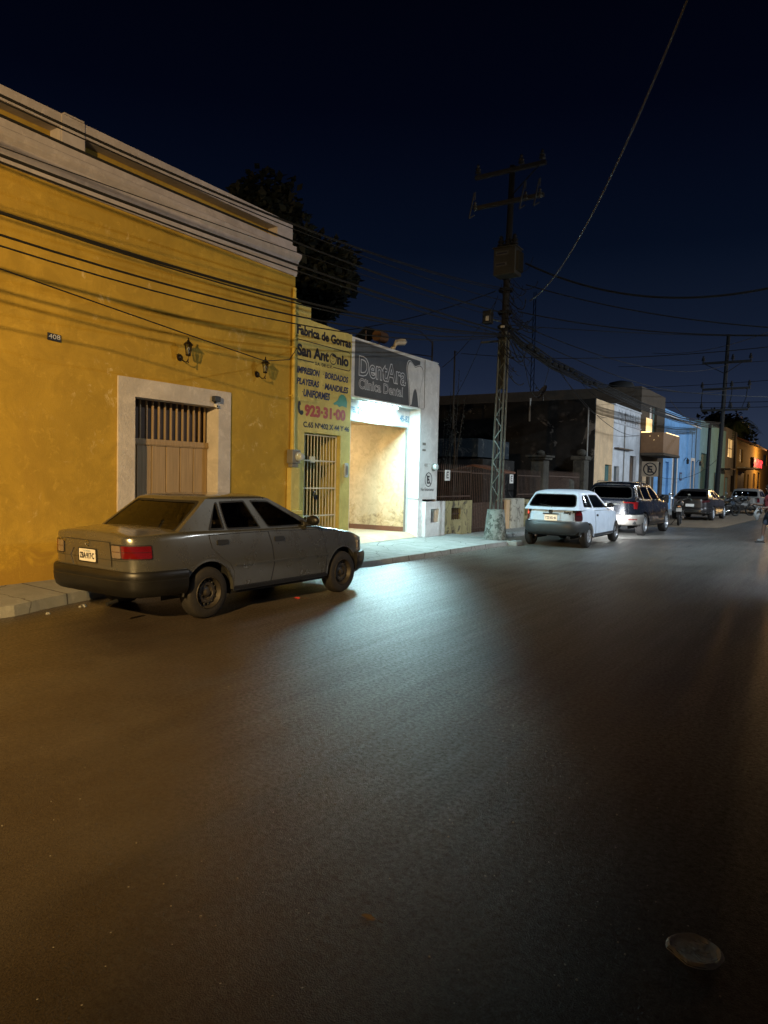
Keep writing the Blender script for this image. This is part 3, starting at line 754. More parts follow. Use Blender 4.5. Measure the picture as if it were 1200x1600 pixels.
mb = MB(); mb.add([(FX-6.5, 12.2, .28), (FX-.30, 12.2, .28), (FX-.30, 15.03, .28), (FX-6.5, 15.03, .28)], [(0, 1, 2, 3)])
mb.add([(FX-.30, 12.22, .281), (FX-.0, 12.22, .165), (FX-.0, 15.125, .165), (FX-.30, 15.125, .281)], [(0, 1, 2, 3)])
mb.build('garage_floor', 'garage_floor', K)
mb = MB(); patch(mb, rnd([(12.32, 3.335), (15.06, 3.335), (15.06, 4.46), (12.32, 4.52)], .03), f, .003); SG = mb.build('sign_board', 'sign_grey', K)
text('DentAra', f, 12.47, 3.795, .575, 'sign_outline', parent=K, fit=1.93, off=.020, d=.006)
text('DentAra', f, 12.485, 3.795, .575, 'sign_grey', parent=K, fit=1.90, off=-.001, d=.009)
text('Clinica Dental', f, 12.475, 3.515, .300, 'sign_outline', parent=K, fit=1.81, off=.010, d=.006)
text('Clinica Dental', f, 12.483, 3.515, .300, 'sign_grey', parent=K, fit=1.795, off=-.003, d=.009)
tooth = [(14.60, 3.345), (14.57, 3.60), (14.55, 3.80), (14.49, 4.0), (14.455, 4.15), (14.46, 4.28), (14.52, 4.37), (14.60, 4.385), (14.70, 4.34), (14.80, 4.27), (14.90, 4.30), (15.02, 4.345), (15.12, 4.33), (15.19, 4.27), (15.205, 4.16), (15.16, 3.98), (15.09, 3.80), (15.06, 3.60), (15.07, 3.345),
         (15.00, 3.335), (14.96, 3.55), (14.90, 3.72), (14.84, 3.775), (14.78, 3.74), (14.72, 3.60), (14.67, 3.345)]
def chaikin(p, n=2):
    for _ in range(n):
        q = []
        for i in range(len(p)):
            a = p[i]; b = p[(i+1) % len(p)]
            q += [(a[0]*.75+b[0]*.25, a[1]*.75+b[1]*.25), (a[0]*.25+b[0]*.75, a[1]*.25+b[1]*.75)]
        p = q
    return p
cy, cz = 14.83, 3.9
grow = lambda p, k: [(cy+(a-cy)*(1+k/.37), cz+(b-cz)*(1+k/.52)) for a, b in p]
tp = chaikin(tooth)
mb = MB(); patch(mb, grow(tp, .035), f, .0055); mb.build('tooth_border', 'clinic_white', K)
mb = MB(); patch(mb, grow(tp, .008), f, .008); mb.build('tooth_outline', 'dark_line', K)
mb = MB(); patch(mb, grow(tp, -.010), f, .011); mb.build('tooth_picture', 'clinic_white', K)
mb = MB(); mb.tube([(FX+.008, 15.285, 4.52), (FX+.008, 15.30, 3.36), (FX+.008, 15.27, 3.32), (FX+.008, 15.13, 3.315)], .006, 6); mb.build('wall_cable', 'grey_box', K)
fr = fac(FX-.30)
text('TEL.', fr, 12.64, 3.03, .17, 'lettering_blue', parent=K, fit=.19, off=.003)
text('291-75', fr, 12.87, 3.015, .21, 'lettering_blue', parent=K, fit=.58, off=.003)
text('45-82', fr, 14.66, 2.985, .21, 'lettering_blue', parent=K, fit=.43, off=.003)
text('402', f, 15.37, 1.915, .105, 'grey_box', parent=K, fit=.18)
text('No Estacionar', f, 15.235, 1.305, .115, L, parent=K, fit=.68, off=.001)
mb = MB(); ring2(mb, 15.61, 1.587, .185, .183, .022, n=36); line2(mb, [(15.50, 1.71), (15.73, 1.46)], .028, .006); mb.build('no_parking_mark', L, K)
text('E', f, 15.535, 1.49, .27, L, parent=K, fit=.13, off=.006)
mb = MB(); patch(mb, rect(15.262, 2.435, 15.43, 2.50), f, .004); mb.build('painted_plate', 'grey_box', K)
mb = MB(); patch(mb, rect(15.262, 2.295, 15.43, 2.34), f, .004); mb.build('painted_plate', 'grey_box', K)
# stray specks where the lamp is strongest
t = thing('clinic_light_tube', 'glowing white tube lamp under the clinic sign', 'lamp', (FX-.2, 13.7, 3.3))
mb = MB(); mb.box((FX-.235, 12.95, 3.285), (FX-.175, 14.45, 3.309)); mb.build('fitting', 'white_paint', t)
mb = MB(); mb.tube([(FX-.205, 13.0, 3.265), (FX-.205, 14.40, 3.265)], .014, 10); mb.build('tube', 'tube_glow', t)
light('AREA', 'clinic_tube_light', (FX-.16, 13.7, 3.245), 600, COOL, .10, (FX+.45, 13.7, 0), sizey=1.4)
light('AREA', 'garage_ceiling_light', (FX-2.4, 13.5, 2.9), 66, (1, .80, .48), .5, (FX-2.4, 14.2, 0))
t = thing('water_meter_dial', 'round glass electric meter on the white clinic pillar', 'meter', (FX, 15.83, 1.82))
mb = MB(); mb.lathe([(.10, .001), (.10, .05), (.085, .055)], (FX, 15.83, 1.91), 'x', 20); mb.build('housing', 'grey_box', t, smooth=True)
mb = MB(); mb.lathe([(.085, .05), (.085, .10), (.07, .125), (0, .135)], (FX, 15.83, 1.91), 'x', 20); mb.build('dial_glass', 'meter_glass', t, smooth=True)
def niche_block(name, lab, y0, y1, z1, x1, ny0, ny1, nz0, nz1, mat, parent_group=None, inner='dark_stone', bars=False):
    t = thing(name, lab, 'wall', (x1, (y0+y1)/2, 0))
    g = fac(x1)
    mb = MB(); patch(mb, rect(y0, -.02, y1, z1), g, 0, .45, [rect(ny0, nz0, ny1, nz1)])
    mb.add([(x1, y0, z1), (x1, y1, z1), (x1-.45, y1, z1), (x1-.45, y0, z1)], [(0, 1, 2, 3)])
    mb.build('masonry', mat, t)
    mb = MB(); mb.box((x1-.46, ny0-.02, nz0-.02), (x1-.40, ny1+.02, nz1+.02)); mb.build('niche_back', inner, t)
    return t, g
t, g = niche_block('meter_pillar', 'low white plastered block with square niche below the clinic pillar', 15.32, 16.36, 1.04, FX+.10, 15.60, 16.02, .50, .85, 'clinic_white', inner='dirty_white')
mb = MB(); mb.tube([(FX-.1, 15.75, .52), (FX-.1, 15.75, .7), (FX-.1, 15.9, .7), (FX-.1, 15.9, .52)], .02); mb.ball((FX-.08, 15.82, .58), .06); mb.build('water_pipe', 'bronze', t)
t, g = niche_block('garden_wall', 'low stained yellow wall with a dark square vent beside the white block', 16.37, 18.15, 1.03, FX+.0, 16.90, 17.45, .52, .84, 'dirty_yellow')
mb = MB()
for y in (17.0, 17.12, 17.24, 17.36): mb.box((FX-.06, y-.012, .52), (FX-.04, y+.012, .84))
mb.box((FX-.06, 16.9, .66), (FX-.04, 17.45, .69)); mb.build('vent_grille', 'rust_metal', t)

# ------------------------------------------------------------------ solar heater and masts on the clinic roof
t = thing('clinic_roof_slab', 'flat roof deck of the clinic under the solar heater', 'roof', (FX-3, 14, 3.6))
mb = MB(); mb.box((FX-6.5, 12.1, 3.5), (FX-.4, 16.0, 3.9)); mb.build('deck', 'grey_wall', t)
t = thing('solar_water_heater', 'dark solar tube panel with pale tank behind the clinic sign', 'water heater', (-9.7, 14.2, 3.9))
mb = MB()
for i in range(9):
    y = 13.62+i*.07; mb.tube([(-10.6, y, 4.30), (-9.42, y, 5.08)], .022, 8)
mb.box((-10.65, 13.56, 4.26), (-10.55, 14.24, 4.33)); mb.build('tube_panel', 'solar_dark', t, smooth=True)
mb = MB(); mb.tube([(-9.36, 13.95, 4.93), (-9.36, 14.28, 4.93)], .13, 20); mb.build('tank', 'tank_brown', t, smooth=True)
mb = MB(); mb.tube([(-9.15, 14.35, 4.4), (-9.15, 14.35, 4.70), (-9.1, 14.42, 4.82), (-8.98, 14.58, 4.86), (-8.95, 14.62, 4.85)], [.06, .06, .075, .085, .04], 14)
mb.build('vent_cowl', 'tank_white', t, smooth=True)
mb = MB()
for y in (13.64, 14.2):
    mb.tube([(-9.45, y, 5.0), (-9.45, y, 3.9)], .018); mb.tube([(-10.7, y, 4.42), (-10.7, y, 3.9)], .018); mb.tube([(-9.5, y, 3.95), (-10.7, y, 3.95)], .015)
mb.build('stand', 'rust_metal', t)
def mast(name, x, y, z0, z1, lab, arms=(), grp=None):
    t = thing(name, lab, 'antenna mast', (x, y, z0), grp)
    mb = MB(); mb.tube([(x, y, z0), (x, y, z1)], .022, 6); mb.build('pole', 'pole_dark', t)
    mb = MB()
    for a in arms: mb.tube(a, .012, 5)
    if arms: mb.build('aerial', 'pole_dark', t)
    return t
mast('antenna_mast', -9.35, 16.6, 3.0, 5.25, 'thin dark mast with bent arms behind the clinic parapet', [[(-9.35, 16.6, 5.2), (-9.5, 16.2, 5.45), (-9.65, 15.9, 5.47)], [(-9.35, 16.6, 4.85), (-9.7, 16.2, 4.88), (-9.9, 15.8, 4.8)]])
mast('antenna_mast', -9.2, 17.6, 3.0, 5.15, 'short dark mast rising over the right end of the clinic parapet', [[(-9.2, 17.6, 5.13), (-9.2, 17.8, 5.13)]])
# ------------------------------------------------------------------ vehicles
def interp(tab, x):
    if x <= tab[0][0]: return tab[0][1]
    for (a, b), (c, d) in zip(tab, tab[1:]):
        if x <= c:
            t = (x-a)/(c-a); t2 = t*t*(3-2*t)*.5+t*.5
            return b+(d-b)*t2
    return tab[-1][1]
def lerp(a, b, t): return a+(b-a)*t
def make_car(name, label, loc, rz, s, group='cars parked along the kerb'):
    root = thing(name, label, s.get('cat', 'car'), loc, group, rz); ORG[root.name] = Vector((0, 0, 0))
    L0, L1, Wd, wb = s['L0'], s['L1'], s['W'], s['wb']
    uc, HL = (L0+L1)/2, (L1-L0)/2
    nr, nf = s.get('nr', 7), s.get('nf', 5)
    paint = s['paint']
    def wplan(u):
        t = min(1, abs(u-uc)/HL); n = nf if u > uc else nr
        return max(0, 1-t**n)**(1/n)
    zsill = s.get('sill', .27)
    def g(z):
        zb = s['belt']; t = (z-.5)/(zb-.5) if z > .5 else (.5-z)/(.5-zsill+.001)*.35
        return 1-s.get('tumble', .055)*max(0, t)**2
    def zs(u):
        z = interp(s['deck'], u); t = abs(u-uc)/HL
        if t > .985: z -= s.get('edge', .05)*((t-.985)/.015)**2
        return z
    ar = s.get('arch', .36); wr = s['wr']
    def zbot(u):
        z = zsill if -ar < u < wb+ar else s.get('zend', .36)
        for w in (0, wb):
            if abs(u-w) < ar: z = max(z, wr+sqrt(ar*ar-(u-w)**2))
        return z
    def lean(u, z):
        t = (u-uc)/HL
        k = max(0, (abs(t)-.80)/.2)**1.5
        if t < 0: return u+k*s.get('lean_r', .05)*(z-.55)
        return u-k*s.get('lean_f', .10)*abs(z-.5)
    def P(u, z, sgn, off=0): # side skin point
        return (sgn*(Wd*wplan(u)*g(z)+off), lean(u, z), z)
    # stations
    us = set()
    for w in (0, wb):
        for k in range(17):
            us.add(round(w-ar*cos(pi*k/16), 4))
    for n_, end in ((nr, -1), (nf, 1)):
        for w in (0, .25, .5, .65, .75, .82, .87, .91, .94, .965, .98, .99):
            us.add(round(uc+end*HL*(1-w**n_)**(1/n_), 4))
    for k in range(1, 26): us.add(round(L0+(L1-L0)*k/26, 4))
    us = sorted(us); st = [us[0]]
    for u in us[1:]:
        if u-st[-1] > .004: st.append(u)
    rows = 12
    vs = []; fs = []
    crown = s.get('crown', .03)
    for u in st:
        zb_, zt = zbot(u), zs(u)
        half = []
        for r in range(rows+1):
            z = zb_+(zt-zb_)*r/rows; half.append((Wd*wplan(u)*g(z), lean(u, z), z))
        xt = half[-1][0]
        for k, dz in ((.985, .012), (.955, .021), (.90, .027), (.7, .03+crown*.5), (.4, .03+crown*.85)):
            half.append((xt*k, lean(u, zt), zt+dz))
        for sgn in (1,): pass
        line = half+[(0, lean(u, zt), zt+.03+crown)]+[(-x, y, z) for x, y, z in reversed(half)]
        vs += line
    m = len(line)
    for i in range(len(st)-1):
        for k in range(m-1): fs.append((i*m+k, i*m+k+1, (i+1)*m+k+1, (i+1)*m+k))
    body = MB(); body.add(vs, fs)
    # arch lips
    for w in (0, wb):
        for sgn in (1, -1):
            a = [(w-ar*cos(pi*k/20), wr+ar*sin(pi*k/20)) for k in range(21)]
            o1 = [P(u, z, sgn, .004) for u, z in a]; o2 = [(p[0]-sgn*.05, p[1], p[2]) for p in o1]
            o3 = [P(w-(ar+.022)*cos(pi*k/20), wr+(ar+.022)*sin(pi*k/20), sgn, .001) for k in range(21)]
            body.add(o1+o2+o3, [(i, i+1, 22+i, 21+i) for i in range(20)]+[(i, i+1, 43+i, 42+i) for i in range(20)])
    B_ = body.build('body', paint, root, smooth=True, local=True, ang=38)
    # underbody and wheel wells
    mb = MB(); mb.box((-Wd*.86, L0+.12, zsill+.05), (Wd*.86, -ar-.02, zsill+.14)); mb.box((-Wd*.86, wb+ar+.02, zsill+.04), (Wd*.86, L1-.3, zsill+.14))
    mb.box((-Wd*.93, ar+.0, zsill-.04), (Wd*.93, wb-ar-.0, zsill+.05)); mb.box((-Wd*.55, L0+.3, zsill+.04), (Wd*.55, L1-.35, .55))
    for w in (0, wb):
        for sgn in (1, -1):
            a = [(w-(ar+.01)*cos(pi*k/12), wr+(ar+.01)*sin(pi*k/12)) for k in range(13)]
            o1 = [(sgn*(Wd*.94), u, z) for u, z in a]; o2 = [(sgn*Wd*.5, u, z) for u, z in a]
            mb.add(o1+o2, [(i, i+1, 14+i, 13+i) for i in range(12)])
            mb.add([(sgn*Wd*.52, w-ar, .2), (sgn*Wd*.52, w+ar, .2), (sgn*Wd*.52, w+ar, .75), (sgn*Wd*.52, w-ar, .75)], [(0, 1, 2, 3)])
    mb.build('underbody', 'underbody', root, local=True)
    # cabin
    zb, zr = s['belt']-.005, s['roof']
    urb, urt, uft, ufb = s['cab']
    cb, ct = s['cw']
    um, uh = (urb+ufb)/2, (ufb-urb)/2
    def xs(u, z):
        t = (z-zb)/(zr-zb); n = 1-.07*max(0, (abs((u-um)/uh)-.35)/.65)**2.2
        return lerp(cb, ct, t+ .10*t*(1-t))*n
    def side(sgn): return lambda u, z, d: (sgn*(xs(u, z)+d), u, z)
    br, bf = s.get('bow', (.06, .10))
    def uplane(z, rear):
        t = (z-zb)/(zr-zb)
        return lerp(urb, urt, t)-.0 if rear else lerp(ufb, uft, t)
    def endf(rear):
        def fn(x, z, d):
            u0 = uplane(z, rear); w = xs(u0, z); q = 1-min(1, abs(x)/w)**2
            return (x, u0-(br*q+d) if rear else u0+(bf*q+d), z)
        return fn
    sidepoly = [(urb, zb), (ufb, zb), (uft, zr), (urt, zr)]
    C = MB()
    for sgn in (1, -1):
        patch(C, sidepoly, side(sgn), 0, .03, s['win'], .12)
    def endpoly(rear, inset_b, inset_t, zlo, zhi):
        a = uplane(zlo, rear); b = uplane(zhi, rear)
        wa, wb2 = xs(a, zlo)-inset_b, xs(b, zhi)-inset_t
        return [(-wa, zlo), (wa, zlo), (wb2, zhi), (-wb2, zhi)]
    rwin = rnd(endpoly(True, s['rw'][0], s['rw'][1], s['rw'][2], s['rw'][3]), s.get('rwr', .05), 3)
    fwin = rnd(endpoly(False, .05, .05, zb+.03, zr-.03), .05, 3)
    patch(C, endpoly(True, 0, 0, zb, zr), endf(True), 0, .0, [rwin], .12)
    patch(C, endpoly(False, 0, 0, zb, zr), endf(False), 0, .0, [fwin], .12)
    # roof
    nx, ny = 14, 16; rv = []; rc = s.get('rcrown', .05)
    for j in range(ny+1):
        tv = j/ny; tj = .5-.5*cos(pi*tv)
        for i in range(nx+1):
            ti = -cos(pi*i/nx)
            ue = lerp(urt, uft, tj); q = 1-ti*ti
            u = ue-(br*q*(1-tj))+(bf*q*tj)
            x = ti*xs(lerp(urt, uft, tj), zr)
            e1 = (1-abs(ti)**3.5)**.5; e2 = (1-abs(2*tj-1)**5)**.6
            rv.append((x, u, zr+rc*max(0, e1)*max(0, e2)))
    C.add(rv, [(j*(nx+1)+i, j*(nx+1)+i+1, (j+1)*(nx+1)+i+1, (j+1)*(nx+1)+i) for j in range(ny) for i in range(nx)])
    C.build('cabin', paint, root, smooth=True, local=True, ang=50)
    gm = s.get('glass', 'glass_tint')
    for wpoly in s['win']:
        for sgn in (1, -1):
            mb = MB(); patch(mb, wpoly, side(sgn), -.012, 0, (), .12); w_ = mb.build('side_window', gm, root, smooth=True, local=True)
            c = (sum(p[0] for p in wpoly)/len(wpoly), sum(p[1] for p in wpoly)/len(wpoly))
            sc = lambda k: [(c[0]+(a-c[0])*k[0], c[1]+(b-c[1])*k[1]) for a, b in wpoly]
            hx = max(p[0] for p in wpoly)-c[0]; hz = max(p[1] for p in wpoly)-c[1]
            mb = MB(); patch(mb, sc((1+.006/hx, 1+.006/hz)), side(sgn), .002, .012, [sc((1-.014/hx, 1-.014/hz))]); mb.build('window_seal', 'rubber', w_, local=True)
    def ringof(poly, fn, parent):
        c = (sum(p[0] for p in poly)/len(poly), sum(p[1] for p in poly)/len(poly))
        hx = max(p[0] for p in poly)-c[0]; hz = max(p[1] for p in poly)-c[1]
        sc = lambda d: [(c[0]+(a-c[0])*(1+d/hx), c[1]+(b-c[1])*(1+d/hz)) for a, b in poly]
        mb = MB(); patch(mb, sc(.006), fn, .003, .01, [sc(-.018)], .15); mb.build('window_seal', 'rubber', parent, local=True)
    mb = MB(); patch(mb, rwin, endf(True), -.006, 0, (), .1); w_ = mb.build('rear_window', 'glass_dark', root, smooth=True, local=True); ringof(rwin, endf(True), w_)
    mb = MB(); patch(mb, fwin, endf(False), -.006, 0, (), .1); w_ = mb.build('windscreen', gm, root, smooth=True, local=True); ringof(fwin, endf(False), w_)
    # seats, dash
    mb = MB()
    for sx in (-.36, .36):
        mb.box((sx-.24, uft*.5+.25, .45), (sx+.24, uft*.5+.75, .62)); mb.box((sx-.23, uft*.5+.12, .6), (sx+.23, uft*.5+.26, 1.08)); mb.box((sx-.12, uft*.5+.12, 1.1), (sx+.12, uft*.5+.2, 1.27))
    mb.box((-.58, urt+.1, .45), (.58, urt+.55, .6)); mb.box((-.58, urt+.0, .6), (.58, urt+.14, 1.04))
    mb.build('seats', 'seat_cloth', root, local=True, bevel=.03)
    mb = MB(); mb.box((-.6, ufb-.42, .6), (.6, ufb-.12, zb-.01)); mb.box((-.6, urb+.06, zb-.06), (.6, urt+.0, zb-.01)); mb.lathe([(.17, -.012), (.18, 0), (.17, .012)], (-.36, ufb-.55, zb+.02), 'y', 20)
    mb.build('dashboard', 'plastic_dark', root, local=True)
    # wheels
    for w in (0, wb):
        for sgn in (1, -1):
            cx = sgn*(Wd-.015-s.get('tw', .18)/2); tw = s.get('tw', .18)/2; rr = s['rim']
            mb = MB(); q = [(rr*.98, -tw), (rr+.012, -tw), (rr+(wr-rr)*.75, -tw-.004), (wr-.012, -tw+.012), (wr, -tw+.03), (wr, tw-.03), (wr-.012, tw-.012), (rr+(wr-rr)*.75, tw+.004), (rr+.012, tw), (rr*.98, tw)]
            if s.get('wheel') != 'steel': pass
            R = MB(); o = sgn
            hub = [(rr, tw*.9*o), (rr-.012, (tw+.004)*o), (rr-.022, tw*.75*o), (rr-.035, tw*.35*o)]
            if s['wheel'] == 'steel':
                hub += [(rr-.05, tw*.30*o), (rr*.62, tw*.62*o), (rr*.45, tw*.62*o), (rr*.36, tw*.35*o), (rr*.30, tw*.40*o), (.035, tw*.48*o), (.032, tw*.8*o), (0, tw*.85*o)]
                R.lathe(hub, (cx, w, wr), 'x', 32)
                R.mi = 1
                for k in range(14):
                    a = 2*pi*k/14; r_ = rr*.71
                    R.ball((cx+o*tw*.50, w+r_*cos(a), wr+r_*sin(a)), .0145, 8, (.8, 1, 1))
                R.mi = 0
                for k in range(4):
                    a = 2*pi*k/4+.4; R.ball((cx+o*tw*.55, w+rr*.38*cos(a), wr+rr*.38*sin(a)), .010, 6)
                wh = R.build('wheel', ['rim_steel', 'rubber'], root, smooth=True, local=True)
            else:
                hub += [(rr-.04, 0)]; R.lathe(hub, (cx, w, wr), 'x', 32)
                ns = 5 if s['wheel'] == 'alloy' else 8
                for k in range(ns):
                    a = 2*pi*k/ns+.3
                    for da in ((-.13, .13) if ns == 5 else (0,)):
                        c1, s1 = cos(a+da*.4), sin(a+da*.4); c2, s2 = cos(a+da*1.5), sin(a+da*1.5)
                        wdt = .018 if ns == 5 else .026
                        p0 = (cx+o*tw*.70, w+.03*c1, wr+.03*s1); p1 = (cx+o*tw*.72, w+(rr-.02)*c2, wr+(rr-.02)*s2)
                        R.tube([p0, p1], [wdt, wdt*.7], 6)
                R.lathe([(.05, tw*.55*o), (.045, tw*.82*o), (0, tw*.86*o)], (cx, w, wr), 'x', 16)
                R.mi = 1; R.lathe([(rr-.03, tw*.15*o), (0, tw*.15*o)], (cx, w, wr), 'x', 20)
                wh = R.build('wheel', [s.get('rimmat', 'rim_silver'), 'rubber'], root, smooth=True, local=True)
            mb.lathe(q, (cx, w, wr), 'x', 36); mb.build('tyre', 'tyre', wh, smooth=True, local=True, ang=60)
    # perimeter mapping for bumpers and lamps
    def outline(rear, z0=.5, N=160):
        pts = []
        for i in range(N+1):
            th = pi*i/N; c = cos(th); sn = sin(th); n = nr if rear else nf
            x = Wd*(abs(c)**(2/n))*(1 if c > 0 else -1)
            u = uc+(-1 if rear else 1)*HL*(sn**(2/n)) if sn > 1e-9 else uc
            pts.append((x, u))
        return pts
    def perim(rear):
        pts = outline(rear, N=400); k = len(pts)//2; cum = [0]*len(pts)
        for i in range(k+1, len(pts)): cum[i] = cum[i-1]-sqrt((pts[i][0]-pts[i-1][0])**2+(pts[i][1]-pts[i-1][1])**2)
        for i in range(k-1, -1, -1): cum[i] = cum[i+1]+sqrt((pts[i][0]-pts[i+1][0])**2+(pts[i][1]-pts[i+1][1])**2)
        def fn(sv, z, d):
            i = 0; lo, hi = 0, len(cum)-1
            while hi-lo > 1:
                md = (lo+hi)//2
                if cum[md] > sv: lo = md
                else: hi = md
            t = (cum[lo]-sv)/max(1e-9, cum[lo]-cum[hi])
            x = lerp(pts[lo][0], pts[hi][0], t); u = lerp(pts[lo][1], pts[hi][1], t)
            a = pts[max(0, lo-2)]; b = pts[min(len(pts)-1, hi+2)]
            tx, tu = b[0]-a[0], b[1]-a[1]; l = sqrt(tx*tx+tu*tu) or 1
            nx_, nu = (tu/l, -tx/l)
            if nu*(-1 if rear else 1) < 0 and abs(nu) > .02 : nx_, nu = -nx_, -nu
            if abs(nu) <= .02: nx_, nu = (1 if x > 0 else -1), 0
            return (x*g(z)+nx_*d, lean(u, z)+nu*d, z)
        return fn, cum[0]
    pr, sm = perim(True); pf, sf = perim(False)
    def bumper(rear, nm, prof, smax, mat):
        fn = pr if rear else pf
        mb = MB(); n = 120; vs = []; k = len(prof)
        for i in range(n+1):
            sv = -smax+2*smax*i/n
            for d, z in prof: vs.append(fn(sv, z, d))
        mb.add(vs, [(i*k+j, i*k+j+1, (i+1)*k+j+1, (i+1)*k+j) for i in range(n) for j in range(k-1)])
        mb.add([vs[i] for i in range(k)], [tuple(range(k))]); mb.add([vs[n*k+i] for i in range(k)], [tuple(range(k))])
        return mb.build(nm, mat, root, smooth=True, local=True, ang=35)
    halfw = s.get('pw', 0)
    api = dict(root=root, P=P, pr=pr, pf=pf, sm=sm, sf=sf, bumper=bumper, side=side, endf=endf, body=B_, Wd=Wd)
    def skin(sgn): return lambda u, z, d: P(u, z, sgn, d)
    api['skin'] = skin
    def add(nm, mat, poly, fn, d=.003, thick=.02, parent=None, step=.03, smooth=True):
        mb = MB(); patch(mb, poly, fn, d, thick, (), step); return mb.build(nm, mat, parent or root, smooth=smooth, local=True, ang=35)
    api['add'] = add
    # doors
    for poly, han in s['doors']:
        for sgn in (1, -1):
            c = (sum(p[0] for p in poly)/len(poly), sum(p[1] for p in poly)/len(poly))
            d_ = add('door', paint, poly, skin(sgn), .004, .012, step=.07)
            hx = max(p[0] for p in poly)-c[0]; hz = max(p[1] for p in poly)-c[1]
            big = [(c[0]+(a-c[0])*(1+.012/hx), c[1]+(b-c[1])*(1+.010/hz)) for a, b in poly]
            mb = MB(); patch(mb, big, skin(sgn), .0012, 0, (), .07); mb.build('door_gap', 'rubber', d_, local=True)
            if han:
                u0, z0, u1, z1 = han
                add('handle', s.get('hmat', 'plastic_dark'), rnd(rect(u0, z0, u1, z1), .02), skin(sgn), .014, .012, d_, step=None)
    # mirrors
    for sgn in (1, -1):
        u, z = s['mirror']; x = sgn*(xs(u, z)+.10)
        mb = MB(); mb.ball((x+sgn*.03, u, z+.05), .09, 14, (1.15, .55, .75)); mb.box((sgn*(xs(u, z)-.01), u-.02, z-.01), (x, u+.03, z+.03))
        mb.build('mirror', s.get('mmat', 'plastic_dark'), root, smooth=True, local=True)
    return api

# --- grey saloon in the foreground
sed = dict(L0=-.955, L1=3.20, W=.825, wb=2.43, nr=8, nf=5, paint='paint_grey', sill=.27, belt=.945, tumble=.06, edge=.022, arch=.355, wr=.288,
  deck=[(-1.0, .915), (-.85, .932), (-.45, .955), (-.1, .955), (1.9, .935), (2.1, .90), (2.6, .83), (3.0, .735), (3.2, .67)], lean_r=-.06, lean_f=.12,
  roof=1.325, cab=(-.40, .12, 1.12, 1.97), cw=(.765, .60), rcrown=.055, rw=(.055, .05, .975, 1.30), rwr=.05, bow=(.07, .12),
  win=[rnd([(.055, .985), (.275, .985), (.265, 1.285), (.235, 1.28)], .02), rnd([(.315, .98), (.86, .975), (.70, 1.30), (.305, 1.29)], .03), rnd([(.99, .975), (1.66, .975), (1.66, 1.0), (1.10, 1.29), (.80, 1.30)], .03)],
  rim=.185, wheel='steel', tw=.175, mirror=(1.72, .985), hmat='rubber',
  doors=[([(.02, .925), (.05, .78), (.20, .655), (.30, .60), (.365, .50), (.365, .325), (.965, .325), (1.02, .53), (.995, .75), (.945, .925)], (.12, .815, .29, .87)),
         ([(.965, .925), (1.015, .75), (1.04, .53), (.985, .325), (2.03, .325), (2.05, .55), (2.0, .80), (1.96, .905)], (1.05, .80, 1.22, .86))])
A = make_car('grey_saloon', 'grey four door saloon with black bumpers parked in front of the ochre house', (-6.71, 5.57, 0), -.0264*0-.026, sed)
R_ = A['root']
A['bumper'](True, 'rear_bumper', [(-.02, .595), (.028, .592), (.042, .575), (.048, .52), (.046, .515), (.046, .50), (.050, .495), (.046, .42), (.03, .355), (.0, .325), (-.10, .32), (-.3, .33)], 1.29, 'plastic_dark')
A['bumper'](False, 'front_bumper', [(-.02, .545), (.04, .54), (.06, .50), (.06, .40), (.035, .30), (-.03, .24), (-.05, .235)], 1.05, 'plastic_dark')
for sg in (1, -1):
    q = lambda a0, b0, a1, b1: rect(min(sg*a0, sg*a1), b0, max(sg*a0, sg*a1), b1)
    hs = A['add']('tail_lamp', 'rubber', rnd(q(.435, .715, .90, .868), .02), A['pr'], .004, .02)
    A['add']('reversing_lens', 'lens_clear', rnd(q(.448, .727, .575, .856), .015), A['pr'], .011, .01, hs)
    A['add']('red_lens', 'lens_red', rnd(q(.585, .727, .888, .856), .015), A['pr'], .011, .01, hs)
    mb = MB(); patch(mb, q(.455, .79, .57, .796), A['pr'], .013); patch(mb, q(.59, .79, .88, .796), A['pr'], .013); mb.build('lens_rib', 'lens_smoke', hs, local=True)
    A['add']('headlamp', 'lens_clear', rnd(q(.36, .585, .95, .70), .02), A['pf'], .006, .02)
    A['add']('side_moulding', 'paint_grey', rect(.385, .555, 2.06, .575), A['skin'](sg), .014, .014, step=.1)
    A['add']('sill_panel', 'plastic_dark', rect(.36, .275, 2.07, .315), A['skin'](sg), .006, .02, step=.1)
A['add']('boot_panel', 'paint_grey', [(-.415, .635), (.415, .635), (.415, .70), (.415, .885), (-.415, .885)], A['pr'], .005, .012)
mb = MB(); patch(mb, rect(-.42, .882, .42, .888), A['pr'], .006); patch(mb, rect(.418, .63, .423, .885), A['pr'], .006); patch(mb, rect(-.423, .63, -.418, .885), A['pr'], .006); patch(mb, rect(-.66, .70, .66, .704), A['pr'], .0065)
mb.build('boot_seam', 'rubber', R_, local=True)
pl = A['add']('number_plate_holder', 'plastic_dark', rnd(rect(-.155, .645, .185, .80), .015), A['pr'], .012, .01)
pt = A['add']('number_plate', 'plate_white', rnd(rect(-.13, .66, .165, .79), .012), A['pr'], .018, .004, pl)
text('ZBA·917·C', A['pr'], -.115, .692, .085, 'lettering_black', 'plate_number', pt, d=.021, fit=.262, off=.003)
text('YUCATAN', A['pr'], -.05, .762, .026, 'lettering_blue', 'plate_number', pt, d=.021, fit=.13)
text('B Tsuru', A['pr'], -.60, .835+.012, .05, 'chrome', 'model_script', R_, d=.008, fit=.20, shear=.2, off=.001)
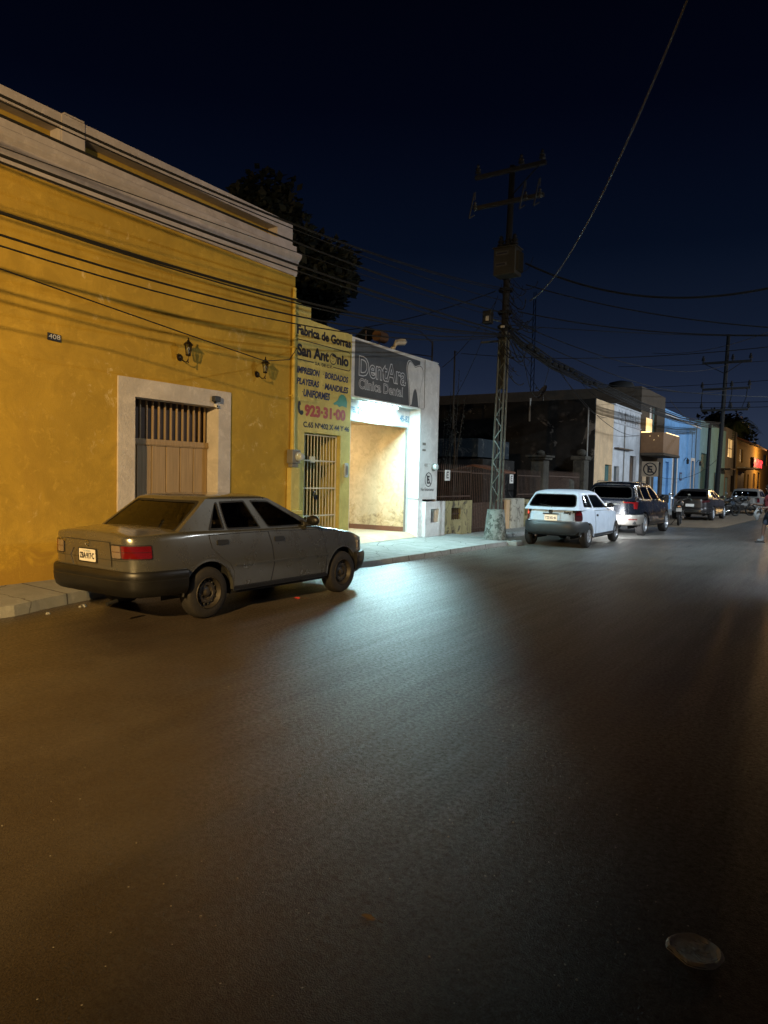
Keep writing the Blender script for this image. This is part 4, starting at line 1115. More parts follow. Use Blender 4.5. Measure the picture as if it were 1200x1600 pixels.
mb = MB(); ring = [A['pr'](.02+.034*cos(t), .852+.030*sin(t), .012) for t in [2*pi*k/20 for k in range(21)]]; mb.tube(ring, .004, 5, False); mb.tube([A['pr'](-.018, .852, .012), A['pr'](.058, .852, .012)], .005, 5); mb.build('boot_badge', 'chrome', R_, local=True)
mb = MB(); mb.tube([(.42, -.9, .27), (.42, -1.02, .25)], .022, 10); mb.build('exhaust_pipe', 'rubber', R_, local=True)
mb = MB(); mb.tube([(-.16, -1.02, .80), (-.19, -1.04, .72), (-.17, -1.02, .62)], .006, 5); mb.build('lock_wire', 'chrome', R_, local=True)
mb = MB(); mb.tube([(-.2, -.2, .99), (-.2, -.2, 1.0)], .03, 8); mb.build('washer_nozzle', 'rubber', R_, local=True)

# --- white hatchback
hat = dict(L0=-.60, L1=3.08, W=.80, wb=2.44, nr=4.6, nf=4.2, paint='paint_white', sill=.26, belt=.93, tumble=.05, edge=.02, arch=.33, wr=.285,
  deck=[(-.6, .94), (0, .94), (1.9, .91), (2.4, .83), (2.8, .73), (3.08, .62)], lean_r=.02, lean_f=.15,
  roof=1.335, cab=(-.575, -.20, 1.15, 1.95), cw=(.735, .565), rcrown=.085, rw=(.055, .045, 1.00, 1.30), rwr=.09, bow=(.09, .14),
  win=[rnd([(-.20, 1.0), (.42, .98), (.36, 1.29), (-.06, 1.27)], .06), rnd([(.50, .975), (1.62, .96), (1.62, .99), (1.12, 1.28), (.44, 1.295)], .04)],
  rim=.165, wheel='cover', tw=.165, mirror=(1.66, .97), hmat='rubber',
  doors=[([(.47, .90), (.49, .60), (.50, .32), (2.0, .32), (2.02, .6), (1.93, .86), (1.9, .885)], (.56, .76, .70, .81))])
B = make_car('white_hatchback', 'small white three door hatchback with dark grey bumper beside the utility pole', (-6.01, 17.35, 0), 0, hat)
R2 = B['root']
B['bumper'](True, 'rear_bumper', [(-.02, .645), (.03, .64), (.055, .60), (.06, .50), (.05, .40), (.0, .33), (-.05, .31)], 1.03, 'plastic_grey')
B['bumper'](False, 'front_bumper', [(-.02, .55), (.03, .54), (.05, .45), (.03, .3), (-.05, .25)], 1.25, 'plastic_grey')
for sg in (1, -1):
    q = lambda pts: [(sg*a, b) for a, b in (pts if sg > 0 else pts[::-1])]
    tl = B['add']('tail_lamp', 'lens_smoke' if sg > 0 else 'lens_red', rnd(q([(.60, .665), (.83, .665), (.84, .80), (.80, .93), (.73, .96), (.64, .93), (.60, .84)]), .04), B['pr'], .014, .02)
    B['add']('lamp_band', 'lens_red' if sg > 0 else 'lens_lit', rnd(q([(.62, .80), (.82, .80), (.79, .91), (.73, .94), (.66, .91)]), .03), B['pr'], .018, .006, tl)
    B['add']('headlamp', 'headlamp_glow', rnd(q([(.38, .58), (.68, .58), (.70, .66), (.40, .66)]), .02), B['pf'], .008, .02)
    B['add']('side_moulding', 'plastic_grey', rect(.40, .27, 2.08, .33), B['skin'](sg), .012, .02, step=.1)
    light('SPOT', 'headlamp_beam', (-6.01+sg*.52, 20.47, .62), 420, (.92, .96, 1), .05, (-6.01+sg*.5, 23.5, .30), 95, .7)
mb = MB(); patch(mb, rect(-.56, .655, .56, .662), B['pr'], .004); patch(mb, rect(-.565, .655, -.556, .94), B['pr'], .004); patch(mb, rect(.556, .655, .565, .94), B['pr'], .004); mb.build('tailgate_seam', 'rubber', R2, local=True)
B['add']('plate_recess', 'paint_white', rnd(rect(-.24, .665, .24, .86), .03), B['pr'], .008, .01)
p_ = B['add']('number_plate', 'plate_lit', rnd(rect(-.15, .66, .17, .80), .012), B['pr'], .020, .01)
text('YZE·82·46', B['pr'], -.13, .70, .085, 'lettering_black', 'plate_number', p_, d=.0225, fit=.28, off=.001)
mb = MB(); patch(mb, rect(-.19, .815, .21, .84), B['pr'], .03, .025); mb.build('plate_lamp_bar', 'rubber', R2, local=True)
mb = MB(); patch(mb, [(.0+.055*cos(t), .885+.062*sin(t)) for t in [2*pi*k/20 for k in range(20)]], B['pr'], .018, .015); mb.build('round_badge', 'rubber', R2, local=True)
mb = MB(); mb.tube([B['pr'](.0+.044*cos(t), .885+.048*sin(t), .022) for t in [2*pi*k/20 for k in range(21)]], .004, 5, False); mb.build('badge_ring', 'chrome', R2, local=True)
text('Swing', B['pr'], .33, .835, .085, 'lettering_black', 'model_script', R2, d=.006, fit=.19, shear=.4, off=.004)
mb = MB(); e_ = B['endf'](True); mb.tube([e_(.03, .985, .01), e_(.0, 1.02, .02), e_(-.30, 1.05, .018)], .007, 5); mb.build('rear_wiper', 'rubber', R2, local=True)
mb = MB(); mb.tube([(-.35, -.55, .28), (-.35, -.66, .28)], .025, 8); mb.build('exhaust_pipe', 'rust_metal', R2, local=True)

# --- dark blue sport utility
suv = dict(cat='car', L0=-.85, L1=3.62, W=.91, wb=2.66, nr=4.8, nf=4.5, paint='paint_blue', sill=.32, belt=1.08, tumble=.06, edge=.03, arch=.40, wr=.345,
  deck=[(-.85, 1.06), (0, 1.09), (2.1, 1.05), (2.5, 1.02), (3.2, .92), (3.62, .75)], lean_r=.03, lean_f=.10,
  roof=1.565, cab=(-.80, -.35, 1.30, 2.25), cw=(.84, .63), rcrown=.10, rw=(.06, .06, 1.14, 1.50), rwr=.10, bow=(.12, .16),
  win=[rnd([(-.42, 1.16), (.0, 1.12), (.0, 1.47), (-.18, 1.46)], .04), rnd([(.07, 1.12), (.86, 1.10), (.80, 1.51), (.06, 1.50)], .04), rnd([(.94, 1.10), (1.9, 1.09), (1.9, 1.13), (1.30, 1.48), (.88, 1.51)], .04)],
  rim=.225, wheel='alloy', tw=.22, mirror=(1.95, 1.13), mmat='paint_blue', hmat='chrome', glass='glass_dark',
  doors=[([(.0, 1.06), (.16, .80), (.36, .66), (.42, .42), (.90, .42), (.93, 1.05)], (.12, .92, .30, .955)), ([(.96, 1.05), (.93, .42), (2.2, .42), (2.24, .8), (2.16, 1.03)], (1.02, .92, 1.20, .955))])
Cc = make_car('sport_utility_car', 'dark blue sport utility car with red angled tail lamps ahead of the white hatchback', (-6.02, 22.75, 0), radians(-2), suv)
R3 = Cc['root']
Cc['bumper'](True, 'rear_bumper', [(-.02, .66), (.03, .65), (.06, .60), (.06, .46), (.02, .36), (-.04, .33)], 1.25, 'paint_silver')
Cc['bumper'](False, 'front_bumper', [(-.02, .60), (.04, .58), (.05, .4), (-.03, .3)], 1.35, 'plastic_dark')
e_ = Cc['endf'](True)
for sg in (1, -1):
    q = lambda pts: [(sg*a, b) for a, b in (pts if sg > 0 else pts[::-1])]
    tl = Cc['add']('tail_lamp', 'lens_red', rnd(q([(.46, 1.012), (.80, .995), (.80, .83), (.93, .83), (1.02, 1.045), (.47, 1.04)]), .015), Cc['pr'], .012, .02)
    Cc['add']('headlamp', 'lens_clear', rnd(q([(.5, .74), (1.05, .78), (1.0, .88), (.5, .82)]), .02), Cc['pf'], .006, .02)
    Cc['add']('side_cladding', 'plastic_dark', rect(.42, .34, 2.24, .44), Cc['skin'](sg), .010, .02, step=.1)
    Cc['add']('reflector', 'lens_red', rnd(q([(.60, .50), (.86, .50), (.86, .53), (.60, .53)]), .01), Cc['pr'], .066, .01)
    mb = MB(); patch(mb, [(-.46, 1.095), (2.02, 1.075), (1.36, 1.535), (-.22, 1.505)], Cc['side'](sg), .004, .006, suv['win'], .12); mb.build('pillar_trim', 'paint_black', R3, smooth=True, local=True)
    mb = MB(); mb.tube([(sg*.60, -.15, 1.62), (sg*.60, -.05, 1.665), (sg*.60, 1.1, 1.665), (sg*.60, 1.2, 1.62)], .011, 6); mb.build('roof_rail', 'black_metal', R3, local=True)
Cc['add']('chrome_strip', 'chrome', rnd(rect(-.42, .955, .42, .985), .01), Cc['pr'], .015, .015)
p_ = Cc['add']('number_plate', 'plate_white', rnd(rect(-.16, .79, .16, .93), .012), Cc['pr'], .014, .01)
text('YXM·514·B', Cc['pr'], -.14, .83, .08, 'lettering_black', 'plate_number', p_, d=.017, fit=.28)
mb = MB(); patch(mb, rect(-.62, .70, .62, .706), Cc['pr'], .004); patch(mb, rect(-.625, .70, -.615, 1.05), Cc['pr'], .004); patch(mb, rect(.615, .70, .625, 1.05), Cc['pr'], .004); mb.build('tailgate_seam', 'rubber', R3, local=True)
mb = MB(); patch(mb, [(-.55, 1.545), (.55, 1.545), (.55, 1.58), (-.55, 1.58)], lambda a, b, d: (a, -.45-(.07*(1-(a/.66)**2))-d, b), .06, .06); mb.build('roof_spoiler', 'paint_blue', R3, local=True)

# --- charcoal hatchback
dk = dict(L0=-.80, L1=3.55, W=.88, wb=2.64, nr=5, nf=4.2, paint='paint_charcoal', sill=.27, belt=.97, tumble=.07, edge=.05, arch=.36, wr=.315,
  deck=[(-.8, .98), (0, .985), (2.1, .93), (2.6, .87), (3.2, .76), (3.55, .62)], lean_r=.12, lean_f=.12,
  roof=1.355, cab=(-.74, .05, 1.20, 2.2), cw=(.80, .60), rcrown=.07, rw=(.07, .06, 1.05, 1.32), rwr=.06, bow=(.08, .14),
  win=[rnd([(-.02, 1.02), (.30, 1.01), (.38, 1.29), (.20, 1.28)], .03), rnd([(.36, 1.01), (.92, 1.0), (.86, 1.31), (.42, 1.30)], .03), rnd([(1.0, 1.0), (1.88, .98), (1.88, 1.0), (1.22, 1.29), (.93, 1.31)], .03)],
  rim=.205, wheel='alloy', rimmat='rim_silver', tw=.2, mirror=(1.92, 1.0), mmat='paint_charcoal', hmat='paint_charcoal', glass='glass_dark',
  doors=[([(.1, .95), (.2, .75), (.37, .62), (.38, .36), (.92, .36), (.95, .94)], (.2, .82, .36, .85)), ([(.98, .94), (.95, .36), (2.18, .36), (2.2, .7), (2.1, .90)], (1.05, .82, 1.21, .85))])
Dd = make_car('dark_hatchback', 'charcoal hatchback parked beyond the sport utility car and two motorcycles', (-5.78, 34.9, 0), radians(-2), dk)
Dd['bumper'](True, 'rear_bumper', [(-.02, .60), (.03, .58), (.05, .48), (.03, .36), (-.04, .30)], 1.2, 'paint_charcoal')
for sg in (1, -1):
    q = lambda pts: [(sg*a, b) for a, b in (pts if sg > 0 else pts[::-1])]
    Dd['add']('tail_lamp', 'lens_smoke', rnd(q([(.50, .80), (.98, .86), (.94, .93), (.52, .90)]), .02), Dd['pr'], .012, .02)
    Dd['add']('headlamp', 'lens_clear', rnd(q([(.5, .66), (1.05, .70), (1.0, .78), (.5, .74)]), .02), Dd['pf'], .006, .02)
p_ = Dd['add']('number_plate', 'plate_white', rnd(rect(-.18, .62, .18, .74), .012), Dd['pr'], .014, .01)
# --- silver hatchback far up the street and the last one
sv = dict(hat); sv.update(paint='paint_silver', glass='glass_dark', roof=1.36, W=.84, cw=(.78, .64), wheel='cover')
E1 = make_car('silver_hatchback', 'pale silver hatchback lit yellow farther up the street near the dark poles', (-4.75, 45.6, 0), radians(-3), sv)
E1['bumper'](True, 'rear_bumper', [(-.02, .62), (.03, .61), (.05, .52), (.03, .38), (-.04, .31)], 1.0, 'paint_silver')
for sg in (1, -1):
    q = lambda pts: [(sg*a, b) for a, b in (pts if sg > 0 else pts[::-1])]
    E1['add']('tail_lamp', 'lens_red', rnd(q([(.66, .68), (.86, .68), (.84, .92), (.70, .92)]), .03), E1['pr'], .014, .02)
p_ = E1['add']('number_plate', 'plate_white', rnd(rect(-.18, .48, .18, .60), .012), E1['pr'], .06, .02)
lc = dict(dk); lc.update(paint='paint_black')
E2 = make_car('black_hatchback', 'black hatchback farthest along the parked row at the right edge', (-3.95, 56, 0), radians(-3), lc)
for sg in (1, -1):
    q = lambda pts: [(sg*a, b) for a, b in (pts if sg > 0 else pts[::-1])]
    E2['add']('tail_lamp', 'lens_red', rnd(q([(.50, .80), (.98, .86), (.94, .93), (.52, .90)]), .02), E2['pr'], .012, .02)

# --- motorcycles
def moto(label, loc, rz, seat='rubber', tank='paint_black', box=False):
    t = thing('motorcycle', label, 'motorcycle', loc, 'motorcycles parked between the cars', rz); ORG[t.name] = Vector((0, 0, 0))
    for u in (-.62, .66):
        mb = MB(); mb.lathe([(.235, -.03), (.27, -.05), (.30, -.035), (.31, 0), (.30, .035), (.27, .05), (.235, .03)], (0, u, .31), 'x', 26)
        w = mb.build('wheel', 'tyre', t, smooth=True, local=True)
        mb = MB(); mb.lathe([(.235, -.03), (.22, 0), (.235, .03)], (0, u, .31), 'x', 26); mb.lathe([(.0, -.05), (.05, -.05), (.05, .05), (0, .05)], (0, u, .31), 'x', 12)
        for k in range(6): a = pi*k/3; mb.tube([(0, u+.04*cos(a), .31+.04*sin(a)), (0, u+.225*cos(a+.1), .31+.225*sin(a+.1))], .008, 5)
        mb.build('rim', 'rim_dark', w, local=True)
    mb = MB(); mb.tube([(0, -.25, .78), (0, .1, .62), (0, .45, .92)], .03, 8); mb.tube([(0, .1, .62), (0, -.1, .35), (0, -.62, .31)], .025, 8)
    for x in (-.075, .075): mb.tube([(x, .66, .31), (x, .50, .80), (x*.8, .42, 1.0)], .018, 8); mb.tube([(x, -.62, .31), (x, -.45, .70)], .022, 8)
    mb.build('frame', 'black_metal', t, smooth=True, local=True)
    mb = MB(); mb.box((-.13, -.12, .28), (.13, .25, .58)); mb.lathe([(.09, -.02), (.09, .16)], (0, .14, .42), 'x', 14); mb.build('engine', 'rim_dark', t, local=True, bevel=.03)
    mb = MB(); mb.ball((0, .22, .86), .24, 14, (.55, 1, .5)); mb.build('fuel_tank', tank, t, smooth=True, local=True)
    mb = MB(); mb.box((-.12, -.72, .76), (.12, .02, .85)); mb.build('seat', seat, t, local=True, bevel=.035)
    mb = MB(); mb.tube([(-.34, .30, 1.06), (-.2, .40, 1.03), (0, .43, 1.0), (.2, .40, 1.03), (.34, .30, 1.06)], .014, 8)
    mb.build('handlebar', 'chrome', t, smooth=True, local=True)
    for x in (-.3, .3):
        mb = MB(); mb.tube([(x*.8, .36, 1.05), (x, .33, 1.17)], .007, 5); mb.ball((x, .32, 1.21), .055, 10, (1.1, .3, .8)); mb.build('mirror', 'chrome', t, smooth=True, local=True)
    mb = MB(); mb.ball((0, .55, .93), .095, 14, (1, .8, 1)); mb.build('headlamp', 'lens_clear', t, smooth=True, local=True)
    mb = MB(); n_ = 10; vs = []
    for k in range(n_+1):
        a = radians(20+140*k/n_)
        for x in (-.075, .075): vs.append((x, -.62-.34*cos(a)*-1*-1, .31+.36*sin(a)))
    mb.add(vs, [(2*k, 2*k+1, 2*k+3, 2*k+2) for k in range(n_)]); mb.build('rear_mudguard', tank, t, smooth=True, local=True)
    mb = MB(); mb.box((-.06, -.84, .72), (.06, -.78, .79)); mb.build('tail_lamp', 'lens_red', t, local=True, bevel=.01)
    mb = MB(); mb.box((-.10, -.90, .56), (.10, -.885, .69)); mb.build('number_plate', 'plate_white', t, local=True, bevel=.004)
    mb = MB(); mb.tube([(.13, .1, .28), (.14, -.3, .28), (.15, -.75, .36)], [.022, .03, .045], 10); mb.build('exhaust_pipe', 'chrome', t, smooth=True, local=True)
    mb = MB(); mb.tube([(-.1, 0, .3), (-.3, .02, .01)], .012, 6); mb.build('side_stand', 'black_metal', t, local=True)
    if box:
        mb = MB(); mb.box((-.2, -.95, .88), (.2, -.58, 1.2)); mb.build('delivery_box', 'plastic_dark', t, local=True, bevel=.04)
    return t
moto('dark motorcycle with pale plate, left of the pair behind the sport utility car', (-6.05, 29.5, 0), radians(14), box=True)
moto('dark motorcycle with pale plate, right of the pair behind the sport utility car', (-5.45, 29.9, 0), radians(8), tank='paint_charcoal')
moto('dark motorcycle leaning ahead of the charcoal hatchback, the nearer of two', (-5.15, 40.6, 0), radians(-35))
moto('dark motorcycle leaning ahead of the charcoal hatchback, the farther of two', (-4.75, 42.2, 0), radians(-55))

# ------------------------------------------------------------------ yard beside the clinic
def fence(name, lab, y0, y1, z0, z1, step=.11, x=FX-.08, extra=None):
    t = thing(name, lab, 'fence' if 'fence' in name else 'gate', (x, (y0+y1)/2, z0))
    mb = MB(); n = int((y1-y0)/step)
    for i in range(n+1):
        y = y0+(y1-y0)*i/n; mb.tube([(x, y, z0), (x, y, z1-.08), (x, y, z1)], [.011, .011, .002], 5)
    mb.build('bars', 'rust_metal', t)
    mb = MB()
    for z in (z0+.1, z1-.22): mb.box((x-.018, y0, z), (x+.018, y1, z+.035))
    mb.build('rails', 'rust_metal', t)
    return t
fence('iron_fence', 'dark iron bar fence on top of the stained yellow wall', 16.2, 18.15, 1.03, 2.02)
gt = fence('yard_gate', 'tall dark iron yard gate standing behind the utility pole', 18.22, 20.55, .10, 2.0)
mb = MB(); mb.box((FX-.10, 18.22, .12), (FX-.085, 20.55, .95)); mb.build('sheet_panel', 'rust_metal', gt)
fence('iron_fence', 'dark iron bar fence on the low wall behind the white hatchback', 21.6, 23.6, 1.05, 1.98)
fence('iron_fence', 'dark iron bar fence between the tall column and the stone house', 24.5, 27.9, .5, 2.0)
def block(name, lab, cat, x0, x1, y0, y1, z1, mat, z0=-.02, bevel=.02):
    mb = MB(); mb.box((x0, y0, z0), (x1, y1, z1)); o = mb.build(name, mat, None, bevel=bevel, loc=((x0+x1)/2, (y0+y1)/2, max(z0, 0))); return tag(o, lab, cat)
block('brick_pier', 'orange brown pier at the left of the whitewashed wall stub behind the pole', 'wall', FX-.35, FX, 20.58, 20.85, 1.0, 'tan_wall')
block('wall_stub', 'whitewashed flaking wall stub right of the utility pole base', 'wall', FX-.35, FX+.04, 20.86, 21.95, 1.04, 'dirty_white')
t, g_ = niche_block('yard_wall', 'low dark stained wall with a vent partly hidden by the white hatchback', 21.96, 24.0, 1.0, FX-.02, 22.15, 22.6, .45, .85, 'dirty_yellow')
t = thing('gate_column', 'weathered white masonry column with moulded cap behind the white hatchback', 'column', (FX-.25, 24.05, 0))
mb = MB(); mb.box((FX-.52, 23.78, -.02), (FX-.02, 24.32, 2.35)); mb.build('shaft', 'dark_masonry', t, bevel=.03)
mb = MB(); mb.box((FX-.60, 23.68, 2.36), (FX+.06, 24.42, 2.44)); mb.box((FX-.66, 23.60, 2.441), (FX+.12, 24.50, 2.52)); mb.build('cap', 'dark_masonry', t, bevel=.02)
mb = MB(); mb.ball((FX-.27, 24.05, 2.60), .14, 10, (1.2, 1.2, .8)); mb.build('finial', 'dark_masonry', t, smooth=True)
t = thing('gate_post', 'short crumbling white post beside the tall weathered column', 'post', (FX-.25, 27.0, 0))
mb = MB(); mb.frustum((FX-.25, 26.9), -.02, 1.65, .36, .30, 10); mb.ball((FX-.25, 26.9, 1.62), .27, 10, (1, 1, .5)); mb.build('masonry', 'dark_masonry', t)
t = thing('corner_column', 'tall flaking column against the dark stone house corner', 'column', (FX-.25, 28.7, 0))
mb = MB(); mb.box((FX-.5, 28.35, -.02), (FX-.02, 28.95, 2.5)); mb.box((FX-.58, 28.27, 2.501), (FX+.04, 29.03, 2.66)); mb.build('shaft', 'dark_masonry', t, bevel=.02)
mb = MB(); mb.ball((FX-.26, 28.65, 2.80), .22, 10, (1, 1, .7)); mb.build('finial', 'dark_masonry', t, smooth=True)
for lab, y, z0, z1 in (('small white notice hanging on the fence above the yellow wall', 16.72, 1.57, 1.85), ('small white notice on the iron gate just right of the utility pole', 19.9, 1.52, 1.80)):
    if y > 19: y = 21.03
    t = thing('notice_board', lab, 'notice', (FX-.05, y, z0))
    mb = MB(); mb.box((FX-.055, y-.14, z0), (FX-.045, y+.14, z1)); mb.build('board', 'white_paint', t)
    ff = fac(FX-.045)
    mb = MB(); patch(mb, [(y-.07, z1-.04), (y+.06, z1-.04), (y+.06, z1-.07), (y-.03, z1-.07), (y-.03, z1-.12), (y+.05, z1-.12), (y+.05, z1-.14), (y-.03, z1-.14), (y-.03, z1-.19), (y+.06, z1-.19), (y+.06, z1-.22), (y-.07, z1-.22)], ff, .004); mb.build('lettering', 'lettering_black', t)
block('yard_shed', 'dark shed with pale concrete band at the back of the yard', 'shed', -14.5, -10.6, 22.6, 25.4, 2.35, 'dark_stone')
block('water_basin', 'blue grey concrete basin on top of the yard shed', 'basin', -14.3, -10.75, 22.5, 25.2, 3.05, 'basin_blue', 2.40)
t = thing('yard_awning', 'low rust brown tiled awning behind the iron gate', 'awning', (-10.3, 21.9, 0))
mb = MB(); mb.prism([(-11.3, 1.93), (-10.4, 2.12), (-9.3, 1.90), (-9.3, 1.84), (-10.4, 2.05), (-11.3, 1.86)], lambda a, b, d: (a, d, b), 21.4, 22.4); mb.build('roof', 'terracotta', t)
mb = MB()
for x in (-11.1, -9.5): mb.tube([(x, 21.9, 0), (x, 21.9, 1.9)], .04)
mb.build('posts', 'rust_metal', t)
# twiggy plant over the yard wall
t = thing('yard_shrub', 'sparse twiggy shrub with upright stems rising behind the clinic corner', 'shrub', (-9.6, 18.2, 0))
mb = MB(); lf = MB(); rr_ = random.Random(3)
for k in range(9):
    a = rr_.uniform(-.5, .9); h_ = rr_.uniform(3.2, 4.9); x0 = -9.55+rr_.uniform(-.25, .25); y0 = 18.2+rr_.uniform(-.3, .3)
    pts = [(x0, y0, 0), (x0+.1*a, y0+.15*a, h_*.6), (x0+.25*a, y0+.7*a*rr_.random()+.1, h_)]
    mb.tube(pts, [.02, .014, .005], 5)
    for j in range(46):
        t_ = rr_.uniform(.42, 1); p = Vector(pts[1]).lerp(Vector(pts[2]), (t_-.4)/.6) if t_ > .4 else Vector(pts[1])
        p = p+Vector((rr_.gauss(0, .05), rr_.gauss(0, .05), rr_.gauss(0, .06))); d_ = Vector((rr_.gauss(0, 1), rr_.gauss(0, 1), rr_.gauss(0, 1))).normalized(); e2 = d_.orthogonal().normalized()
        l_ = rr_.uniform(.03, .07); lf.add([p, p+d_*l_*.5+e2*l_*.25, p+d_*l_, p+d_*l_*.5-e2*l_*.25], [(0, 1, 2, 3)])
mb.build('stems', 'bark', t); lf.build('leaves', 'leaf_dark', t, fix=False)

# ------------------------------------------------------------------ houses up the street
def house_front(name, lab, y0, y1, z1, mat, opens, depth=9, x=FX, sidemat=None, top=None, cat='house'):
    t = thing(name, lab, cat, (x, (y0+y1)/2, 0)); g = fac(x)
    mb = MB(); patch(mb, [(y0, -.02), (y1, -.02)]+(top or [(y1, z1), (y0, z1)]), g, 0, .18, [rect(*o[:4]) for o in opens])
    mb.build('front_wall', mat, t)
    mb = MB(); mb.box((x-depth, y0, -.02), (x-.19, y0+.02, z1)); mb.box((x-depth, y1-.02, -.02), (x-.19, y1, z1)); mb.box((x-depth, y0+.02, z1-.35), (x-.19, y1-.02, z1-.3))
    mb.box((x-depth, y0, -.02), (x-depth+.1, y1, z1))
    mb.build('outer_wall', sidemat or mat, t)
    for a0, b0, a1, b1, kind, m in opens:
        mb = MB(); mb.box((x-.17, a0, b0), (x-.13, a1, b1))
        o = mb.build(kind, m, t)
        if kind == 'window':
            mb = MB(); mb.box((x-.13, (a0+a1)/2-.03, b0), (x-.11, (a0+a1)/2+.03, b1)); mb.box((x-.13, a0, (b0+b1)/2-.03), (x-.112, a1, (b0+b1)/2+.03)); mb.build('frame', 'dark_wood', o)
        else:
            mb = MB(); mb.box((x-.13, a0+.05, b0+.1), (x-.118, (a0+a1)/2-.03, b1-.1)); mb.box((x-.13, (a0+a1)/2+.03, b0+.1), (x-.118, a1-.05, b1-.1)); mb.build('leaf_panel', m, o)
    return t
h1 = house_front('stone_house', 'old house with blackened rubble side wall and flaking tan front', 29.6, 32.3, 5.08, 'tan_wall', [(31.15, .14, 32.2, 2.4, 'door', 'turq_door')], 10, sidemat='dark_stone')
mb = MB(); mb.box((FX-12, 29.52, 0), (FX-.2, 29.60, 5.05)); mb.box((FX-.2, 29.5, 0), (FX-.001, 29.60, 5.08)); mb.build('side_wall', 'dark_stone', h1)
mb = MB(); mb.tube([(FX-.28, 29.46, .1), (FX-.28, 29.46, 4.7)], .035, 8); mb.build('downpipe', 'grey_box', h1)
mb = MB(); mb.tube([(-11.66, 29.46, 4.2), (-11.66, 29.46, 5.2)], .05, 8); mb.build('vent_pipe', 'grey_box', h1)
h2 = house_front('whitewashed_house', 'weathered white house front with tall narrow door next to the tan one', 32.31, 37.2, 5.15, 'worn_white', [(32.6, .14, 33.5, 2.36, 'door', 'grey_door'), (35.35, .14, 36.6, 2.94, 'door', 'dark_wood')], 10, sidemat='brown_block')
mb = MB()
for y in (33.1, 33.6, 34.1, 34.6, 35.1, 35.6, 36.1, 36.6): mb.box((FX, y, 4.35), (FX+.03, y+.035, 4.95))
mb.box((FX, 32.32, 4.30), (FX+.05, 37.19, 4.34)); mb.box((FX, 32.32, 5.08), (FX+.05, 37.19, 5.15)); mb.build('frieze', 'worn_white', h2)
mb = MB(); mb.tube([(FX+.03, 34.15, .2), (FX+.03, 34.15, 4.9)], .03, 6); mb.build('downpipe', 'grey_box', h2)
mb = MB(); mb.box((FX, 32.5, 3.15), (FX+.22, 35.1, 3.20)); mb.build('ledge', 'dark_wood', h2)
h3 = house_front('balcony_house', 'brown two storey house with lit brick balcony over the street', 37.21, 42.8, 6.5, 'brown_block', [(39.7, 4.3, 40.8, 5.75, 'window', 'turq_door'), (38.0, .14, 39.4, 2.75, 'door', 'tan_wall'), (40.6, .14, 42.2, 2.8, 'door', 'blue_wall')], 12)
mb = MB(); mb.add([(FX-.2, 37.18, 5.0), (FX-22, 37.18, 5.0), (FX-22, 37.18, 6.1), (FX-7, 37.18, 6.35), (FX-.2, 37.18, 6.5)], [(0, 1, 2, 3, 4)]); mb.add([(FX-22, 37.18, 5.0), (FX-22, 42, 5.0), (FX-22, 42, 6.1), (FX-22, 37.18, 6.1)], [(0, 1, 2, 3)]); mb.build('side_wall', 'brown_block', h3)
mb = MB(); mb.box((FX+.001, 37.3, 3.02), (FX+1.15, 41.4, 3.16)); b1_ = mb.build('balcony_slab', 'brown_block', h3, bevel=.02)
mb = MB()
mb.box((FX+.002, 37.35, 3.162), (FX+1.1, 37.45, 4.18)); mb.box((FX+1.0, 37.451, 3.162), (FX+1.1, 41.3, 4.18)); mb.box((FX+.002, 41.301, 3.162), (FX+1.1, 41.4, 4.18)); mb.build('balcony_parapet', 'cushion_brown', h3, bevel=.01)
mb = MB(); mb.box((FX+.02, 37.34, 4.185), (FX+.42, 37.46, 4.22)); mb.box((FX+1.02, 38.2, 4.185), (FX+1.08, 41.3, 4.215)); 
for k in range(3): mb.ball((FX+.45+k*.2, 37.33, 4.0-.2*(k % 2)), .012, 6)
mb.build('string_lights', 'warm_glow', h3)
mb = MB(); mb.box((FX+.03, 38.2, 4.2), (FX+.05, 39.5, 5.0)); mb.build('lit_panel', 'window_glow', h3)
mb = MB(); mb.box((FX+.001, 39.05, 3.2), (FX+.03, 39.35, 5.6)); mb.build('lit_frame', 'white_paint', h3)
light('POINT', 'balcony_light', (FX+.55, 38.6, 4.6), 9, (1, .62, .25), .05)
t = thing('rooftop_tank', 'dark round water tank on the brown two storey roof', 'water tank', (FX-1.5, 39, 6.5))
mb = MB(); mb.lathe([(0, 0), (.75, 0), (.78, .5), (.6, .85), (.2, .95), (0, .95)], (FX-1.6, 39.3, 6.15), 'z', 20); mb.build('drum', 'black_metal', t, smooth=True)
t = thing('satellite_dish', 'small dark satellite dish above the blackened stone wall', 'satellite dish', (-11.5, 30.2, 5.0))
c0 = Vector((-11.35, 30.2, 5.50)); nrm = Vector((-.55, -.65, .45)).normalized(); ax1 = nrm.orthogonal().normalized(); ax2 = nrm.cross(ax1)
vs = []; fs = []
for i in range(5):
    r_ = .34*i/4
    for k in range(18): a = 2*pi*k/18; vs.append(c0+ax1*r_*cos(a)+ax2*r_*sin(a)+nrm*(.28*(r_/.34)**2*.3))
for i in range(4):
    for k in range(18): fs.append((i*18+k, i*18+(k+1) % 18, (i+1)*18+(k+1) % 18, (i+1)*18+k))
mb = MB(); mb.add(vs, fs); mb.build('dish', 'grey_box', t, smooth=True)
mb = MB(); mb.tube([tuple(c0), (c0.x, c0.y, 5.0)], .02); mb.tube([(c0.x, c0.y, 5.5), tuple(c0+nrm*.40)], .01); mb.ball(tuple(c0+nrm*.40), .04); mb.build('mount', 'black_metal', t)

